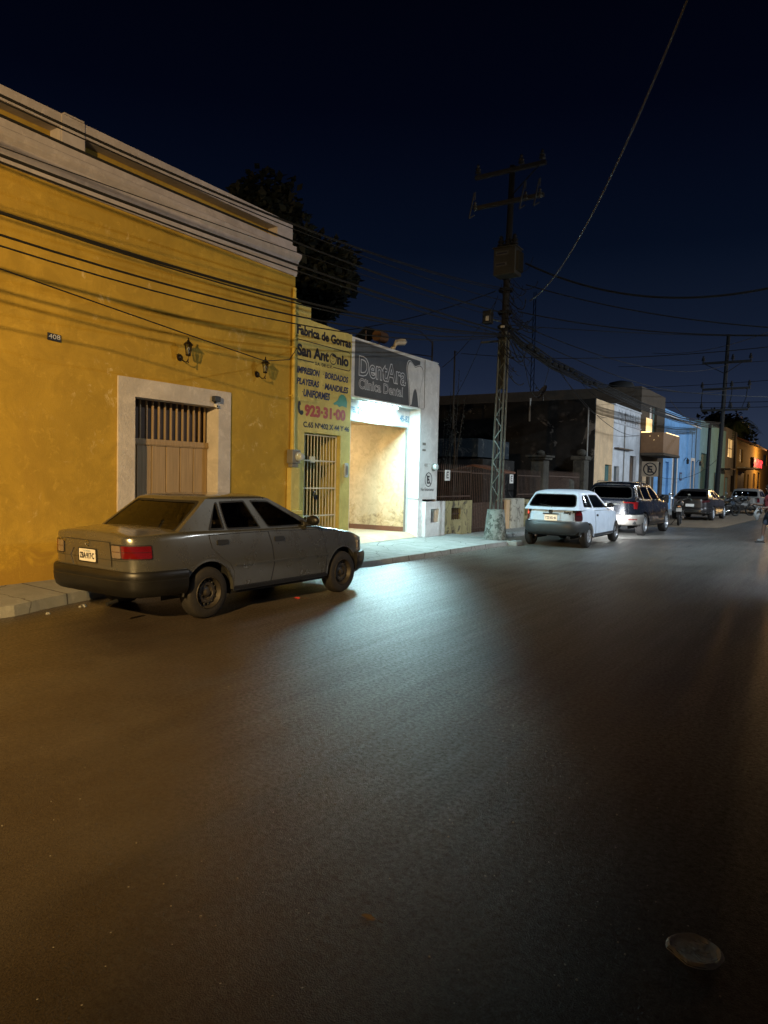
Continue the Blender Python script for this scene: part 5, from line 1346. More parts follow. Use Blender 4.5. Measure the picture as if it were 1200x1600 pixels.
h4 = house_front('blue_house', 'bright blue house front with white framed dark doorways and small wall lamps', 42.81, 54.7, 5.9, 'blue_wall', [(45.5, .14, 46.7, 3.25, 'door', 'dark_wood'), (51.6, .14, 52.6, 3.2, 'door', 'dark_wood'), (43.4, .14, 44.4, 2.9, 'door', 'blue_wall')], 10)
mb = MB()
for a0, a1, z in ((45.5, 46.7, 3.25), (51.6, 52.6, 3.2)):
    mb.box((FX, a0-.22, .1), (FX+.03, a0, z+.2)); mb.box((FX, a1, .1), (FX+.03, a1+.22, z+.2)); mb.box((FX, a0, z), (FX+.03, a1, z+.2))
mb.box((FX, 42.82, 5.55), (FX+.06, 54.69, 5.62)); mb.build('door_frames', 'white_paint', h4)
for y, lab in ((48.9, 'little black lamp on the blue house between its doorways, the nearer'), (53.6, 'little black lamp on the blue house right of the second doorway')):
    t = thing('porch_lamp', lab, 'lamp', (FX, y, 3.2)); mb = MB(); mb.tube([(FX, y, 3.1), (FX+.12, y, 3.3), (FX+.25, y, 3.28), (FX+.25, y, 3.2)], .02, 6); mb.build('bracket', 'black_metal', t)
    mb = MB(); mb.lathe([(.03, .1), (.09, .0), (.07, -.22), (0, -.25)], (FX+.25, y, 3.15), 'z', 8); mb.build('lantern_body', 'black_metal', t)
t = thing('wall_notice', 'small dark square plaque on the blue house front', 'plaque', (FX, 48.0, 2.0)); mb = MB(); mb.box((FX, 47.7, 1.85), (FX+.03, 48.4, 2.35)); mb.build('plate', 'lettering_navy', t)
mb = MB(); mb.prism(rect(47.8, 1.95, 48.3, 2.25), f, .031, .034); mb.build('inner_plate', 'lettering_blue', t)
h5 = house_front('turquoise_house', 'turquoise house front with tall glazed doorway behind the far pole', 54.71, 67.4, 6.2, 'turquoise_wall', [(55.4, .14, 58.9, 3.9, 'door', 'turq_door'), (61.8, .14, 63.2, 2.6, 'door', 'grey_door')], 10)
mb = MB(); mb.box((FX, 63.9, 2.9), (FX+.9, 67.3, 3.0)); mb.build('door_canopy', 'dark_wood', h5)
h6 = house_front('corner_flat', 'pale grey two storey house with lit yellow upstairs window', 67.41, 75.0, 6.6, 'grey_wall', [(69.0, 4.1, 72.5, 5.75, 'window', 'window_glow'), (68.2, .14, 70.2, 2.3, 'door', 'turquoise_wall'), (71.5, 1.0, 74, 2.5, 'window', 'grey_door')], 10)
h7 = house_front('tiled_roof_house', 'amber lit house with overhanging pitched roof further along', 75.01, 88.0, 6.0, 'amber_wall', [(76.5, .5, 83, 3.0, 'shop_window', 'dark_wood'), (84.5, .14, 86, 2.8, 'door', 'dark_wood'), (77, 3.9, 80, 5.2, 'window', 'grey_door')], 10)
mb = MB(); mb.prism([(FX+1.1, 5.75), (FX-4, 7.9), (FX-9, 5.75), (FX-9, 5.6), (FX-4, 7.7), (FX+1.1, 5.6)], lambda a, b, d: (a, d, b), 74.6, 92); mb.build('roof', 'terracotta', h7)
mb = MB(); mb.box((FX, 75.6, 3.25), (FX+.8, 83.5, 3.40)); mb.build('awning', 'dirty_white', h7)
h8 = house_front('neon_shop', 'far orange shop front with red glowing sign at the street end', 88.01, 112, 6.4, 'amber_wall', [(90, .14, 92.5, 3.0, 'door', 'dark_wood'), (95, .14, 98, 3.2, 'door', 'dark_wood'), (101, 4.2, 106, 5.6, 'window', 'turq_door')], 10, cat='shop')
t = thing('neon_sign', 'red glowing lettered sign on the far orange shop', 'sign', (FX+.3, 92, 3.6))
mb = MB(); mb.box((FX+.2, 87.2, 3.55), (FX+.3, 97, 4.75)); mb.build('sign_box', 'dark_wood', t)
mb = MB()
for k, y in enumerate((87.6, 89.4, 91.2, 93.4, 95.2)):
    mb.box((FX+.3, y, 3.7), (FX+.34, y+.45, 4.6)); mb.box((FX+.3, y+.451, 4.3-.3*(k % 2)), (FX+.34, y+1.2, 4.5-.3*(k % 2)))
mb.build('glowing_letters', 'neon_red', t)
t = thing('street_lamp', 'dark arm of a street lamp reaching in from the right edge', 'street lamp', (-3, 62, 0))
mb = MB(); mb.tube([(2.5, 62, 0), (2.5, 62, 8.2), (1.5, 62, 8.8), (-3.6, 62, 8.9)], [.1, .07, .05, .04], 8); mb.build('pole', 'black_metal', t)
mb = MB(); mb.ball((-4.1, 62, 8.9), .5, 10, (1.1, .5, .28)); mb.build('lamp_head', 'black_metal', t, smooth=True)
# kerbside no-parking board
t = thing('no_parking_board', 'square board with crossed E in a ring on a pole by the white house', 'sign', (-6.5, 28, .1))
mb = MB(); mb.tube([(-6.2, 28.02, 0), (-6.2, 28.02, 1.95)], .028, 8); mb.build('post', 'grey_box', t)
mb = MB(); mb.prism(rnd(rect(-6.52, 1.87, -5.92, 2.44), .03), crossw(28), .0, .02); bd = mb.build('board', 'board_tan', t)
fb = crossw(27.98)
mb = MB(); vs = []; fs = []
for i in range(33):
    a = 2*pi*i/32
    for r_ in (.25, .205): vs.append(fb(-6.22+r_*cos(a), 2.155+r_*sin(a), .003))
for i in range(32): fs.append((2*i, 2*i+1, 2*i+3, 2*i+2))
mb.add(vs, fs); mb.add([fb(-6.37, 2.31, .006), fb(-6.34, 2.34, .006), fb(-6.06, 2.01, .006), fb(-6.09, 1.98, .006)], [(0, 1, 2, 3)])
mb.build('ring_mark', L, bd)
text('E', fb, -6.31, 2.03, .34, L, 'lettering', bd, fit=.18, off=.012)

# ------------------------------------------------------------------ utility poles
pp = thing('utility_pole', 'lattice steel utility pole with transformer on a concrete base by the sidewalk end', 'utility pole', (-7.4, 16.62, .12))
bx, by = -7.40, 16.62
mb = MB(); mb.frustum((bx, by), .06, .87, .30, .215, 28)
mb.build('concrete_base', 'concrete_base', pp, smooth=True, ang=30)
tx, ty = bx+.17, by
def leg(sx, sy, z):
    t_ = (z-.86)/(9.3-.86); w_ = lerp(.105, .07, t_); return (lerp(bx, tx, t_)+sx*w_, lerp(by, ty, t_)+sy*w_, z)
for sx, sy in ((-1, -1), (1, -1), (1, 1), (-1, 1)):
    mb = MB(); mb.tube([leg(sx, sy, .5), leg(sx, sy, 5.3)], .026, 6); mb.build('leg', 'lattice_steel', pp)
mb = MB()
nz_ = 30
for fc in (0,):
    c_ = [(-1, -1), (1, -1), (1, 1), (-1, 1)]
    a, b = c_[fc], c_[(fc+1) % 4]; z = .9; k = 0; pts = [leg(*a, z)]
    while z < 5.2:
        z += lerp(.30, .24, z/9); k += 1; pts.append(leg(*(b if k % 2 else a), z))
    mb.tube(pts, .017, 5)
mb.build('lacing', 'lattice_steel', pp)
mb = MB(); mb.tube([leg(0, 0, 3.9), leg(0, 0, 9.35)], [.10, .07], 10); mb.tube([leg(-.9, .4, 1.0), leg(-.9, .4, 5.2)], .02, 6)
mb.build('inner_pipe', 'pole_dark', pp)
def crossarm(z, xa, xb, y, nm='crossarm'):
    mb = MB(); mb.box((xa, y-.045, z-.045), (xb, y+.045, z+.045)); return mb.build(nm, 'arm_steel', pp)
def insul(mb, x, y, z, s=1):
    mb.lathe([(0, 0), (.02*s, 0), (.02*s, .04*s), (.06*s, .05*s), (.06*s, .07*s), (.03*s, .09*s), (.055*s, .11*s), (.05*s, .13*s), (.025*s, .15*s), (.035*s, .18*s), (.02*s, .21*s), (0, .22*s)], (x, y, z), 'z', 12)
ca = crossarm(9.2, -8.17, -6.32, 16.50)
for x in (-8.1, -6.95, -6.42):
    mb = MB(); insul(mb, x, 16.50, 9.245, 1.3); mb.build('insulator', 'insulator', ca, smooth=True)
mb = MB(); mb.tube([(-6.5, 16.5, 9.16), (-7.16, 16.5, 8.6)], .015, 5); mb.build('arm_brace', 'pole_dark', ca)
cb_ = crossarm(8.45, -8.15, -6.35, 16.50)
for x in (-8.12, -6.78, -6.42):
    mb = MB(); insul(mb, x, 16.42, 8.35, 1.1); mb.tube([(x, 16.36, 8.78), (x-.10, 16.30, 8.15)], .020, 6); mb.tube([(x, 16.40, 8.62), (x+.03, 16.36, 8.80)], .014, 5); mb.tube([(x-.10, 16.30, 8.15), (x, 16.40, 8.25)], .016, 6)
    mb.build('fuse_cutout', 'insulator', cb_, smooth=True)
mb = MB(); mb.box((-7.40, 16.04, 6.56), (-6.84, 16.45, 7.20)); mb.box((-7.43, 16.01, 7.20), (-6.81, 16.48, 7.23)); tr_ = mb.build('transformer', 'transformer_paint', pp, bevel=.045)
for x, z in ((-7.30, 7.23), (-6.95, 7.23), (-7.12, 7.23)):
    mb = MB(); insul(mb, x, 16.24, z, 1.5); mb.build('bushing', 'pole_dark', tr_, smooth=True)
mb = MB(); mb.box((-7.34, 16.034, 7.02), (-7.02, 16.039, 7.12)); mb.build('rating_plate', 'insulator', tr_)
mb = MB(); mb.box((-7.35, 16.034, 6.76), (-7.06, 16.039, 6.85)); mb.build('rating_plate', 'insulator', tr_)
mb = MB(); mb.box((-7.31, 16.030, 7.05), (-7.05, 16.0339, 7.09)); mb.box((-7.32, 16.030, 6.785), (-7.09, 16.0339, 6.825)); mb.build('plate_marking', 'lettering_black', tr_)
mb = MB()
for k in range(6): mb.box((-6.84, 16.10+k*.055, 6.64), (-6.77, 16.115+k*.055, 7.1))
mb.build('cooling_fin', 'transformer_paint', tr_)
mb = MB(); mb.box((-7.78, 16.30, 5.50), (-7.55, 16.48, 5.82)); fl = mb.build('floodlight', 'black_metal', pp, bevel=.02)
mb = MB(); mb.box((-7.68, 16.285, 5.56), (-7.60, 16.299, 5.68)); mb.build('floodlight_glass', 'tank_white', fl)
mb = MB(); mb.tube([(-7.55, 16.4, 5.6), (-7.35, 16.5, 5.55)], .018); mb.box((-7.9, 16.5, 5.06), (-7.2, 16.56, 5.10)); mb.build('side_bracket', 'lattice_steel', pp)
rr_ = random.Random(11)
mb = MB()
for k in range(46):
    z0 = rr_.uniform(4.7, 6.9); a = Vector((bx+.12+rr_.uniform(-.15, .2), by-.15, z0)); s_ = rr_.uniform(.15, .5)
    b = a+Vector((rr_.uniform(.1, .55), rr_.uniform(-.1, .8), rr_.uniform(-.7, .3)))
    m1 = a.lerp(b, .35)+Vector((rr_.uniform(-.1, .25), 0, -s_)); m2 = a.lerp(b, .7)+Vector((rr_.uniform(-.1, .3), 0, -s_*.8))
    pts = [tuple((1-t)**3*a+3*(1-t)**2*t*m1+3*(1-t)*t*t*m2+t**3*b) for t in [i/10 for i in range(11)]]
    mb.tube(pts, rr_.choice((.006, .009, .012)), 5)
for z in (5.15, 5.4, 5.75, 6.3): mb.lathe([(.17, 0), (.185, .03), (.17, .07)], (bx+.09, by, z), 'z', 12)
mb.build('wire_tangle', 'cable', pp)
mb = MB(); mb.box((-7.33, 16.42, 5.38), (-7.24, 16.46, 5.43)); mb.build('metal_clamp', 'tank_white', pp)

fp = thing('utility_pole', 'far dark utility pole with three crossarms in front of the turquoise house', 'utility pole', (-7.2, 52.2, 0))
mb = MB(); mb.tube([(-7.25, 52.1, 0), (-6.95, 52.25, 11.6)], [.17, .11], 10); mb.build('post', 'pole_dark', fp)
for z, a, b in ((9.75, -2.0, 1.8), (8.0, -1.9, 1.8), (6.6, -1.95, 1.7)):
    mb = MB(); mb.box((-7.05+a*.7, 52.0, z-.07), (-7.05+b*.7+.3, 52.1, z+.07)); c_ = mb.build('crossarm', 'pole_dark', fp)
    for dx in (-1.35, .45, 1.5):
        mb = MB(); insul(mb, -7.05+dx, 52.05, z+.07, 2.0); mb.build('insulator', 'pole_dark', c_)
mb = MB(); mb.tube([(-8.3, 52, 9.7), (-7.05, 52.1, 9.0)], .025, 5); mb.tube([(-6.0, 52, 9.7), (-7.05, 52.1, 9.0)], .025, 5)
mb.build('arm_brace', 'cable', fp)
for dx in (-1.3, .5, 1.4):
    mb = MB(); mb.tube([(-7.05+dx, 52, 8.0), (-7.1+dx, 52, 7.4), (-7.2+dx*.9, 52, 6.7)], .03, 5); mb.build('drop_wire', 'cable', fp)
p2 = thing('short_pole', 'shorter dark pole standing against the far utility pole', 'utility pole', (-7.7, 51.2, 0))
mb = MB(); mb.tube([(-7.75, 51.2, 0), (-7.68, 51.2, 5.6)], [.14, .10], 8); mb.build('post', 'pole_dark', p2)
t = thing('radio_mast', 'tall faint lattice radio mast in the distance above the stone house', 'radio mast', (-36, 92, 0))
mb = MB()
for dx in (-.35, .35): mb.tube([(-36.2+dx, 92, 0), (-36.2+dx*.4, 92, 27)], .05, 4)
for k in range(26): mb.tube([(-36.2-.35*(1-k/40), 92, k), (-36.2+.35*(1-k/40), 92, k+1)], .03, 4)
mb.build('lattice', 'cable', t)

# ------------------------------------------------------------------ cables
def cable(lab, pts, r=.012, mat='cable', group=None, n=36, name='overhead_cable', par=None):
    """parabola through three points or straight polyline of given points"""
    if len(pts) == 3:
        a, m, b = map(Vector, pts)
        h = (b-a); hl = sqrt(h.x**2+h.y**2); t_ = ((m-a).x*h.x+(m-a).y*h.y)/hl**2
        k = (m.z-(a.z+(b.z-a.z)*t_))/(t_*(t_-1))
        P_ = []
        for i in range(n+1):
            t = i/n; q = a.lerp(b, t); q.z = a.z+(b.z-a.z)*t+k*t*(t-1); P_.append(tuple(q))
    elif len(pts) == 2:
        a, b = map(Vector, pts); sag = .015*(b-a).length
        P_ = [tuple(a.lerp(b, i/n)-Vector((0, 0, 4*sag*(i/n)*(1-i/n)))) for i in range(n+1)]
    else: P_ = pts
    mb = MB(); mb.tube(P_, r, 6)
    o = mb.build(name, mat, None, smooth=True, loc=P_[0]); tag(o, lab, 'cable', group); return o
X7 = -7.3
G1 = 'cables strung along the ochre house'
def along(lab, z0, z1, zp, r, xo=0):
    # height at y=4, y=6.5 and at the pole (y=16.4)
    y0, y1, y2 = 4, 6.5, 16.4
    def zz(y):
        return z0*(y-y1)*(y-y2)/((y0-y1)*(y0-y2))+z1*(y-y0)*(y-y2)/((y1-y0)*(y1-y2))+zp*(y-y0)*(y-y1)/((y2-y0)*(y2-y1))
    ys = [-14+30.45*i/46 for i in range(47)]
    cable(lab, [(X7+xo+ (0 if y < 12 else (y-12)/4.4*(-.02-xo)), y, zz(y)) for y in ys], r, group=G1)
along('thin cable, highest of those crossing the white parapet', 5.375, 5.40, 6.35, .009)
along('thin cable just under the highest one across the parapet', 5.345, 5.37, 6.30, .008, .03)
along('thin cable third from the top across the parapet', 5.325, 5.352, 6.05, .008, -.03)
along('thick cable running along the foot of the parapet panels', 5.171, 5.173, 5.75, .015)
along('fine cable crossing the middle of the white cornice', 4.862, 4.969, 5.60, .006)
along('thick cable crossing the lower part of the white cornice', 4.780, 4.822, 5.30, .017)
along('medium cable along the bottom edge of the cornice', 4.711, 4.740, 5.22, .011)
along('thick cable on the ochre wall below the cornice', 4.209, 4.248, 5.22, .018)
along('thin cable hugging the thick one below the cornice', 4.20, 4.205, 5.20, .010, .02)
along('medium cable well below the cornice over the ochre wall', 3.986, 4.000, 5.18, .013)
along('thin cable lowest of the long runs over the ochre wall', 3.877, 3.876, 5.16, .010)
cable('slack service cable dropping past the wall lanterns to the pipe', [(-7.3, -8, 3.9), (-7.3, 4, 3.647), (-7.3, 6.52, 3.42), (-7.55, 8.2, 3.36), (-8.1, 9.4, 3.60), (-8.74, 10.36, 4.00)], .008, group=G1)
# bundle from the pole up the street
bun = [(-7.25, 16.75, 5.35), (-7.25, 17.6, 5.16), (-7.25, 19.8, 4.99), (-7.25, 24.1, 4.90), (-7.25, 30.4, 4.80), (-7.25, 38.4, 4.90), (-7.2, 46, 5.2), (-7.2, 51.9, 5.6)]
rb = random.Random(5)
names = ['lowest', 'second lowest', 'third', 'middle', 'fifth', 'upper', 'second highest', 'highest']
for k in range(8):
    dz = (k-3.5)*.035; w_ = rb.uniform(-.06, .06)
    pts = []
    for i, (x, y, z) in enumerate(bun): pts.append((x+w_*(1 if i else 0)+rb.uniform(-.02, .02), y, z+dz*(1+.4*i/7)+rb.uniform(-.02, .02)))
    # smooth
    P_ = []
    for a, b in zip(pts, pts[1:]):
        for i in range(6): t = i/6; P_.append(tuple(Vector(a).lerp(Vector(b), t)))
    P_.append(pts[-1])
    cable('cable in the thick black bundle leaving the pole up the street, %s strand' % names[k], P_, rb.choice((.014, .018, .022)), group='bundled cables from the lattice pole')
mb = MB()
for i in range(14):
    t_ = i/13; a = Vector(bun[1]).lerp(Vector(bun[3]), t_); mb.ball((a.x+rb.uniform(-.04, .04), a.y, a.z+.06*sin(i)), .07, 8, (1, 2.4, 1))
o = mb.build('cable_splice', 'cable', None, smooth=True, loc=bun[1]); tag(o, 'row of lumpy black splices on the cable bundle right of the pole', 'splice', kind='stuff')
RG = 'wires crossing the sky right of the pole'
cable('heavy sagging wire from the transformer across the road', [(-6.8, 16.6, 6.92), (-4.05, 16.6, 5.81), (3.6, 16.6, 7.9)], 0.024, group=RG)
cable('thinner wire sagging just below the heavy transformer wire', [(-6.77, 16.6, 6.40), (-3.9, 16.6, 5.44), (3.6, 17.0, 4.6)], 0.0135, group=RG)
cable('thin wire crossing the road under the transformer wires', [(-6.95, 16.6, 5.77), (-3.9, 16.6, 5.05), (3.6, 17.2, 5.0)], 0.0135, group=RG)
cable('nearly level thin wire passing behind the pole', [(-9.1, 17.8, 5.1), (-4.7, 16.9, 4.60), (3.6, 16.6, 5.0)], 0.009, group=RG)
cable('bright pale wire slanting steeply to the top edge of the sky', [(-6.66, 16.6, 6.0), (-2.61, 10, 6.396), (.14, 5.5, 8.43)], .014, 'cable_grey', group=RG)
cable('faint pale wire at the far right of the sky', [(-9.0, 40, 8.6), (-3.2, 34, 8.2), (4, 28, 11.0)], .012, 'arm_steel', group=RG)
cable('wire running from behind the dark tree to the pole', [(-16, 16.4, 6.1), (-11.8, 16.4, 5.76), (-7.47, 16.4, 6.29)], .011, group='service wires left of the pole')
cable('wire dropping from the pole to the clinic roof mast', [(-7.46, 16.4, 6.05), (-8.14, 16.5, 5.35), (-9.2, 16.9, 4.6)], .008, group='service wires left of the pole')
cable('second wire from the pole falling behind the clinic corner', [(-7.46, 16.5, 6.2), (-8.5, 17.2, 4.9), (-9.5, 18.2, 3.9)], .007, group='service wires left of the pole')
cable('looping wire from the pole to the roof of the stone house', [(-7.2, 16.9, 5.2), (-8.6, 22, 4.75), (-10.6, 29.6, 5.1)], .008, group='service wires left of the pole')
cable('slack loop of wire hanging below the bundle', [(-7.1, 17.3, 5.0), (-7.15, 18.2, 3.95), (-7.2, 19.6, 4.95)], .008, group='service wires left of the pole')
cable('wire from the bundle sweeping to the white house front', [(-7.2, 20.2, 4.9), (-8.0, 27, 4.0), (-8.78, 36.9, 4.0)], .010, group='drop wires to the houses')
cable('wire dropping from the bundle to the tan house front', [(-7.2, 20.4, 4.92), (-8.2, 26, 4.3), (-8.78, 31, 4.4)], .009, group='drop wires to the houses')
cable('long wire low across the blue house front', [(-8.78, 37.5, 2.3), (-7.8, 46, 2.1), (-7.2, 52, 3.4)], .012, group='drop wires to the houses')
cable('wire hugging the top of the blue house', [(-7.2, 36, 5.6), (-8.0, 45, 5.0), (-7.2, 52, 5.7)], .014, group='drop wires to the houses')
for k, (za, zb2, xa, xb, ya) in enumerate(((9.9, 9.4, -14, 6, 52), (8.1, 8.3, -13, 6, 50), (7.0, 6.4, -13, 6, 48), (6.4, 6.0, -12, 6, 46))):
    cable(['highest', 'second highest', 'third', 'lowest'][k]+' of the distant wires beside the far pole', [(xa, ya, za), (xb, ya-4, zb2)], .018, group='distant wires')

for lab, pts, rr in (('wire from the pole crossing high over the road to the right edge', [(-7.2, 16.8, 5.5), (-3.5, 25, 6.3), (3.5, 38, 8.4)], .010),
    ('pair of wires fanning from the pole above the stone house, upper', [(-7.2, 16.8, 5.6), (-7.0, 30, 6.3), (-6.6, 52, 9.7)], .012),
    ('pair of wires fanning from the pole above the stone house, lower', [(-7.2, 16.8, 5.4), (-7.0, 30, 5.6), (-6.6, 52, 8.0)], .012),
    ('wire dipping from the bundle onto the brown house roof', [(-7.25, 22, 4.95), (-7.8, 30, 4.9), (-9.2, 38, 6.5)], .010),
    ('wire running level to the right just over the far roofs', [(-7.3, 24, 4.95), (-3, 30, 4.9), (4, 38, 5.8)], .012)):
    cable(lab, pts, rr, group=RG)
# ------------------------------------------------------------------ trees
def crown(name, lab, c, R, trunk, n=9000, seed=1, leaf=.16, mat='leaf_dark', sq=(1, 1, .85), group=None):
    t = thing(name, lab, 'tree', (c[0], c[1], 0), group); r_ = random.Random(seed)
    tb = MB(); cx, cy, cz_ = c
    tb.tube([(cx, cy, 0), (cx+.15, cy, cz_*.35), (cx-.1, cy+.1, cz_-R*.5)], [.30, .22, .15], 10)
    cl = []
    for k in range(26):
        a = r_.uniform(0, 2*pi); b = r_.uniform(-.5, 1); rad = R*r_.uniform(.45, .86)
        p = Vector((cx+rad*cos(a)*sqrt(max(.05, 1-b*b))*sq[0], cy+rad*sin(a)*sqrt(max(.05, 1-b*b))*sq[1], cz_+rad*b*sq[2])); cl.append((p, R*r_.uniform(.22, .38)))
        if k < 12: tb.tube([(cx-.1, cy+.1, cz_-R*.55), tuple(Vector((cx, cy, cz_-R*.2)).lerp(p, .5)), tuple(p)], [.10, .05, .015], 6)
    tb.build('trunk', 'bark', t)
    lf = MB()
    for k in range(n):
        p, rr = cl[k % len(cl)] if k % 5 else (Vector((cx, cy, cz_)), R*.65)
        d = Vector((r_.gauss(0, 1), r_.gauss(0, 1), r_.gauss(0, 1))).normalized(); q = p+d*rr*(r_.random()**.4)
        e1 = Vector((r_.gauss(0, 1), r_.gauss(0, 1), r_.gauss(0, .6))).normalized(); e2 = e1.orthogonal().normalized(); l = leaf*r_.uniform(.6, 1.3)
        lf.add([q, q+e1*l*.5+e2*l*.28, q+e1*l, q+e1*l*.5-e2*l*.28], [(0, 1, 2, 3)])
    lf.build('crown', mat, t, fix=False); return t
crown('broadleaf_tree', 'large dark tree rising behind the ochre house and the clinic', (-16.3, 17.4, 7.9), 3.0, None, 30000, 4, .30, 'leaf_dark', (.92, .92, 1.0))
crown('broadleaf_tree', 'low dark tree mass behind the far tiled roof, the left of the distant trees', (-11.5, 84, 7.2), 3.0, None, 2500, 6, .5)
def palm(lab, x, y, h, s, seed):
    t = thing('palm_tree', lab, 'palm', (x, y, 0)); r_ = random.Random(seed)
    mb = MB(); mb.tube([(x, y, 0), (x+.1, y, h*.5), (x, y, h)], [.2, .16, .13], 8); mb.build('trunk', 'bark', t)
    lf = MB()
    for k in range(15):
        a = 2*pi*k/15+r_.uniform(-.2, .2); ln = s*r_.uniform(.8, 1.2); up_ = r_.uniform(.2, .9)
        pts = [Vector((x+cos(a)*ln*q, y+sin(a)*ln*q, h+ln*(up_*q-1.1*q*q))) for q in (0, .2, .4, .6, .8, 1)]
        for i in range(5):
            d = (pts[i+1]-pts[i]).normalized(); sd = d.cross(Vector((0, 0, 1))).normalized()
            for j in range(4):
                p = pts[i].lerp(pts[i+1], j/4); w = ln*.22*(1-abs(i/5-.4))
                for sg in (1, -1): lf.add([p, p+d*.08, p+sd*sg*w+d*w*.5-Vector((0, 0, w*.4))], [(0, 1, 2)])
    lf.build('crown', 'leaf_palm', t, fix=False)
palm('distant palm above the roofs just right of the far pole', -8.9, 73, 7.3, 2.0, 2)
palm('distant palm with drooping fronds behind the tiled roof', -9.6, 80, 7.6, 2.3, 5)

# ------------------------------------------------------------------ pedestrian at the right edge
per = thing('person', 'person in dark red shirt and navy shorts walking at the right edge with a bag', 'person', (-1.76, 22.8, 0), None, radians(28))
ORG[per.name] = Vector((0, 0, 0)); ox, oy = -1.66, 22.75
def skinmesh(name, pts, edges, mat, parent, sub=2):
    me = bpy.data.meshes.new(name); off = ORG[parent.name]
    me.from_pydata([tuple(Vector(p[:3])) for p in pts], edges, [])
    me.materials.append(MATS[mat]); o = bpy.data.objects.new(name, me); COL.objects.link(o); o.parent = parent; ORG[o.name] = off
    m = o.modifiers.new('skin', 'SKIN'); m.use_smooth_shade = True
    for i, p in enumerate(pts):
        r_ = p[3] if isinstance(p[3], tuple) else (p[3], p[3]); me.skin_vertices[0].data[i].radius = r_
    me.skin_vertices[0].data[0].use_root = True
    s_ = o.modifiers.new('sub', 'SUBSURF'); s_.levels = sub; s_.render_levels = sub
    return o
# faces the hatchback (towards -x), left foot forward; local coordinates, x is street crossing
bp_ = [(0, 0, .88, (.13, .10)), (0, 0, 1.05, (.12, .09)), (-.01, 0, 1.24, (.14, .10)), (-.01, 0, 1.33, (.09, .07)), (-.015, 0, 1.40, .048), (-.03, 0, 1.50, (.075, .088)), (-.035, 0, 1.60, (.07, .08)),
      (.0, .09, .80, .085), (-.10, .10, .46, .058), (-.13, .10, .10, .036), (-.25, .10, .04, .028),
      (.0, -.09, .80, .085), (.10, -.10, .46, .058), (.24, -.10, .14, .038), (.16, -.10, .04, .028),
      (-.01, .17, 1.30, .052), (-.06, .22, 1.06, .040), (-.27, .20, 1.08, .030), (-.36, .19, 1.09, .024),
      (-.01, -.17, 1.30, .052), (-.03, -.22, 1.04, .040), (-.22, -.19, 1.00, .030), (-.31, -.18, .99, .024)]
be = [(0, 1), (1, 2), (2, 3), (3, 4), (4, 5), (5, 6), (0, 7), (7, 8), (8, 9), (9, 10), (0, 11), (11, 12), (12, 13), (13, 14), (3, 15), (15, 16), (16, 17), (17, 18), (3, 19), (19, 20), (20, 21), (21, 22)]
bd_ = len(bp_)
for hx, hy, hz, base in ((-.36, .19, 1.09, 18), (-.31, -.18, .99, 22)):
    for k, (dy, ln) in enumerate(((-.03, .065), (-.012, .075), (.008, .07), (.026, .058))):
        i0 = len(bp_); bp_ += [(hx-.05, hy+dy, hz-.01, .011), (hx-.05-ln*.5, hy+dy, hz-.02, .009), (hx-.05-ln*.75, hy+dy, hz-.05, .008)]; be += [(base, i0), (i0, i0+1), (i0+1, i0+2)]
    i0 = len(bp_); bp_ += [(hx-.02, hy-.045, hz+.01, .011), (hx-.055, hy-.055, hz+.0, .009)]; be += [(base, i0), (i0, i0+1)]
bodyo = skinmesh('body', bp_, be, 'skin', per)
skinmesh('shirt', [(0, 0, .90, (.155, .125)), (0, 0, 1.05, (.145, .12)), (-.01, 0, 1.22, (.165, .13)), (-.01, 0, 1.33, (.10, .09)), (-.01, .17, 1.30, .072), (-.05, .215, 1.12, .062), (-.01, -.17, 1.30, .072), (-.03, -.215, 1.11, .062)], [(0, 1), (1, 2), (2, 3), (3, 4), (4, 5), (3, 6), (6, 7)], 'shirt_red', per)
skinmesh('shorts', [(0, 0, .92, (.15, .12)), (0, 0, .84, (.14, .12)), (.0, .09, .78, .105), (-.09, .10, .48, .085), (.0, -.09, .78, .105), (.09, -.10, .48, .085)], [(0, 1), (1, 2), (2, 3), (1, 4), (4, 5)], 'shorts_navy', per)
mb = MB(); mb.ball((-.015, 0, 1.58), .105, 14, (1.05, .92, .98)); mb.ball((.05, 0, 1.50), .07, 10); mb.build('hair', 'hair', per, smooth=True, local=True)
mb = MB(); mb.ball((-.125, 0, 1.535), .017, 8, (1.4, .8, 1.3)); 
for sy in (.032, -.032): mb.ball((-.108, sy, 1.555), .010, 8)
mb.build('face_features', 'skin', per, smooth=True, local=True)
for y, x, z in ((.10, -.22, 0), (-.10, .16, 0)):
    mb = MB(); mb.box((x-.10, y-.045, .0), (x+.15, y+.045, .025)); mb.tube([(x-.02, y-.045, .02), (x-.02, y, .075), (x-.02, y+.045, .02)], .012, 6); mb.build('sandal', 'sandal', per, local=True)
mb = MB(); mb.ball((-.19, .10, .065), .05, 10, (2.0, .9, .9)); mb.tube([(-.13, .10, .06), (-.128, .10, .2)], [.045, .042], 10); mb.build('sock', 'sock_white', per, smooth=True, local=True)
bgt = thing('plastic_bag', 'crumpled pale plastic bag held by the person at the right edge', 'bag', (ox-.42, oy-.2, .75))
mb = MB(); rb = random.Random(8); n_ = 14; vs = []
for i in range(9):
    th = i/8; rad = [.01, .03, .055, .075, .08, .075, .06, .04, .0][i]; z = 1.0-.36*th
    for k in range(n_): a = 2*pi*k/n_; q = rad*(1+.18*sin(3*a+i)+rb.uniform(-.08, .08)); vs.append((ox-.40+q*cos(a), oy-.18+q*.6*sin(a), z))
mb.add(vs, [(i*n_+k, i*n_+(k+1) % n_, (i+1)*n_+(k+1) % n_, (i+1)*n_+k) for i in range(8) for k in range(n_)]); mb.build('bag_body', 'bag_plastic', bgt, smooth=True)
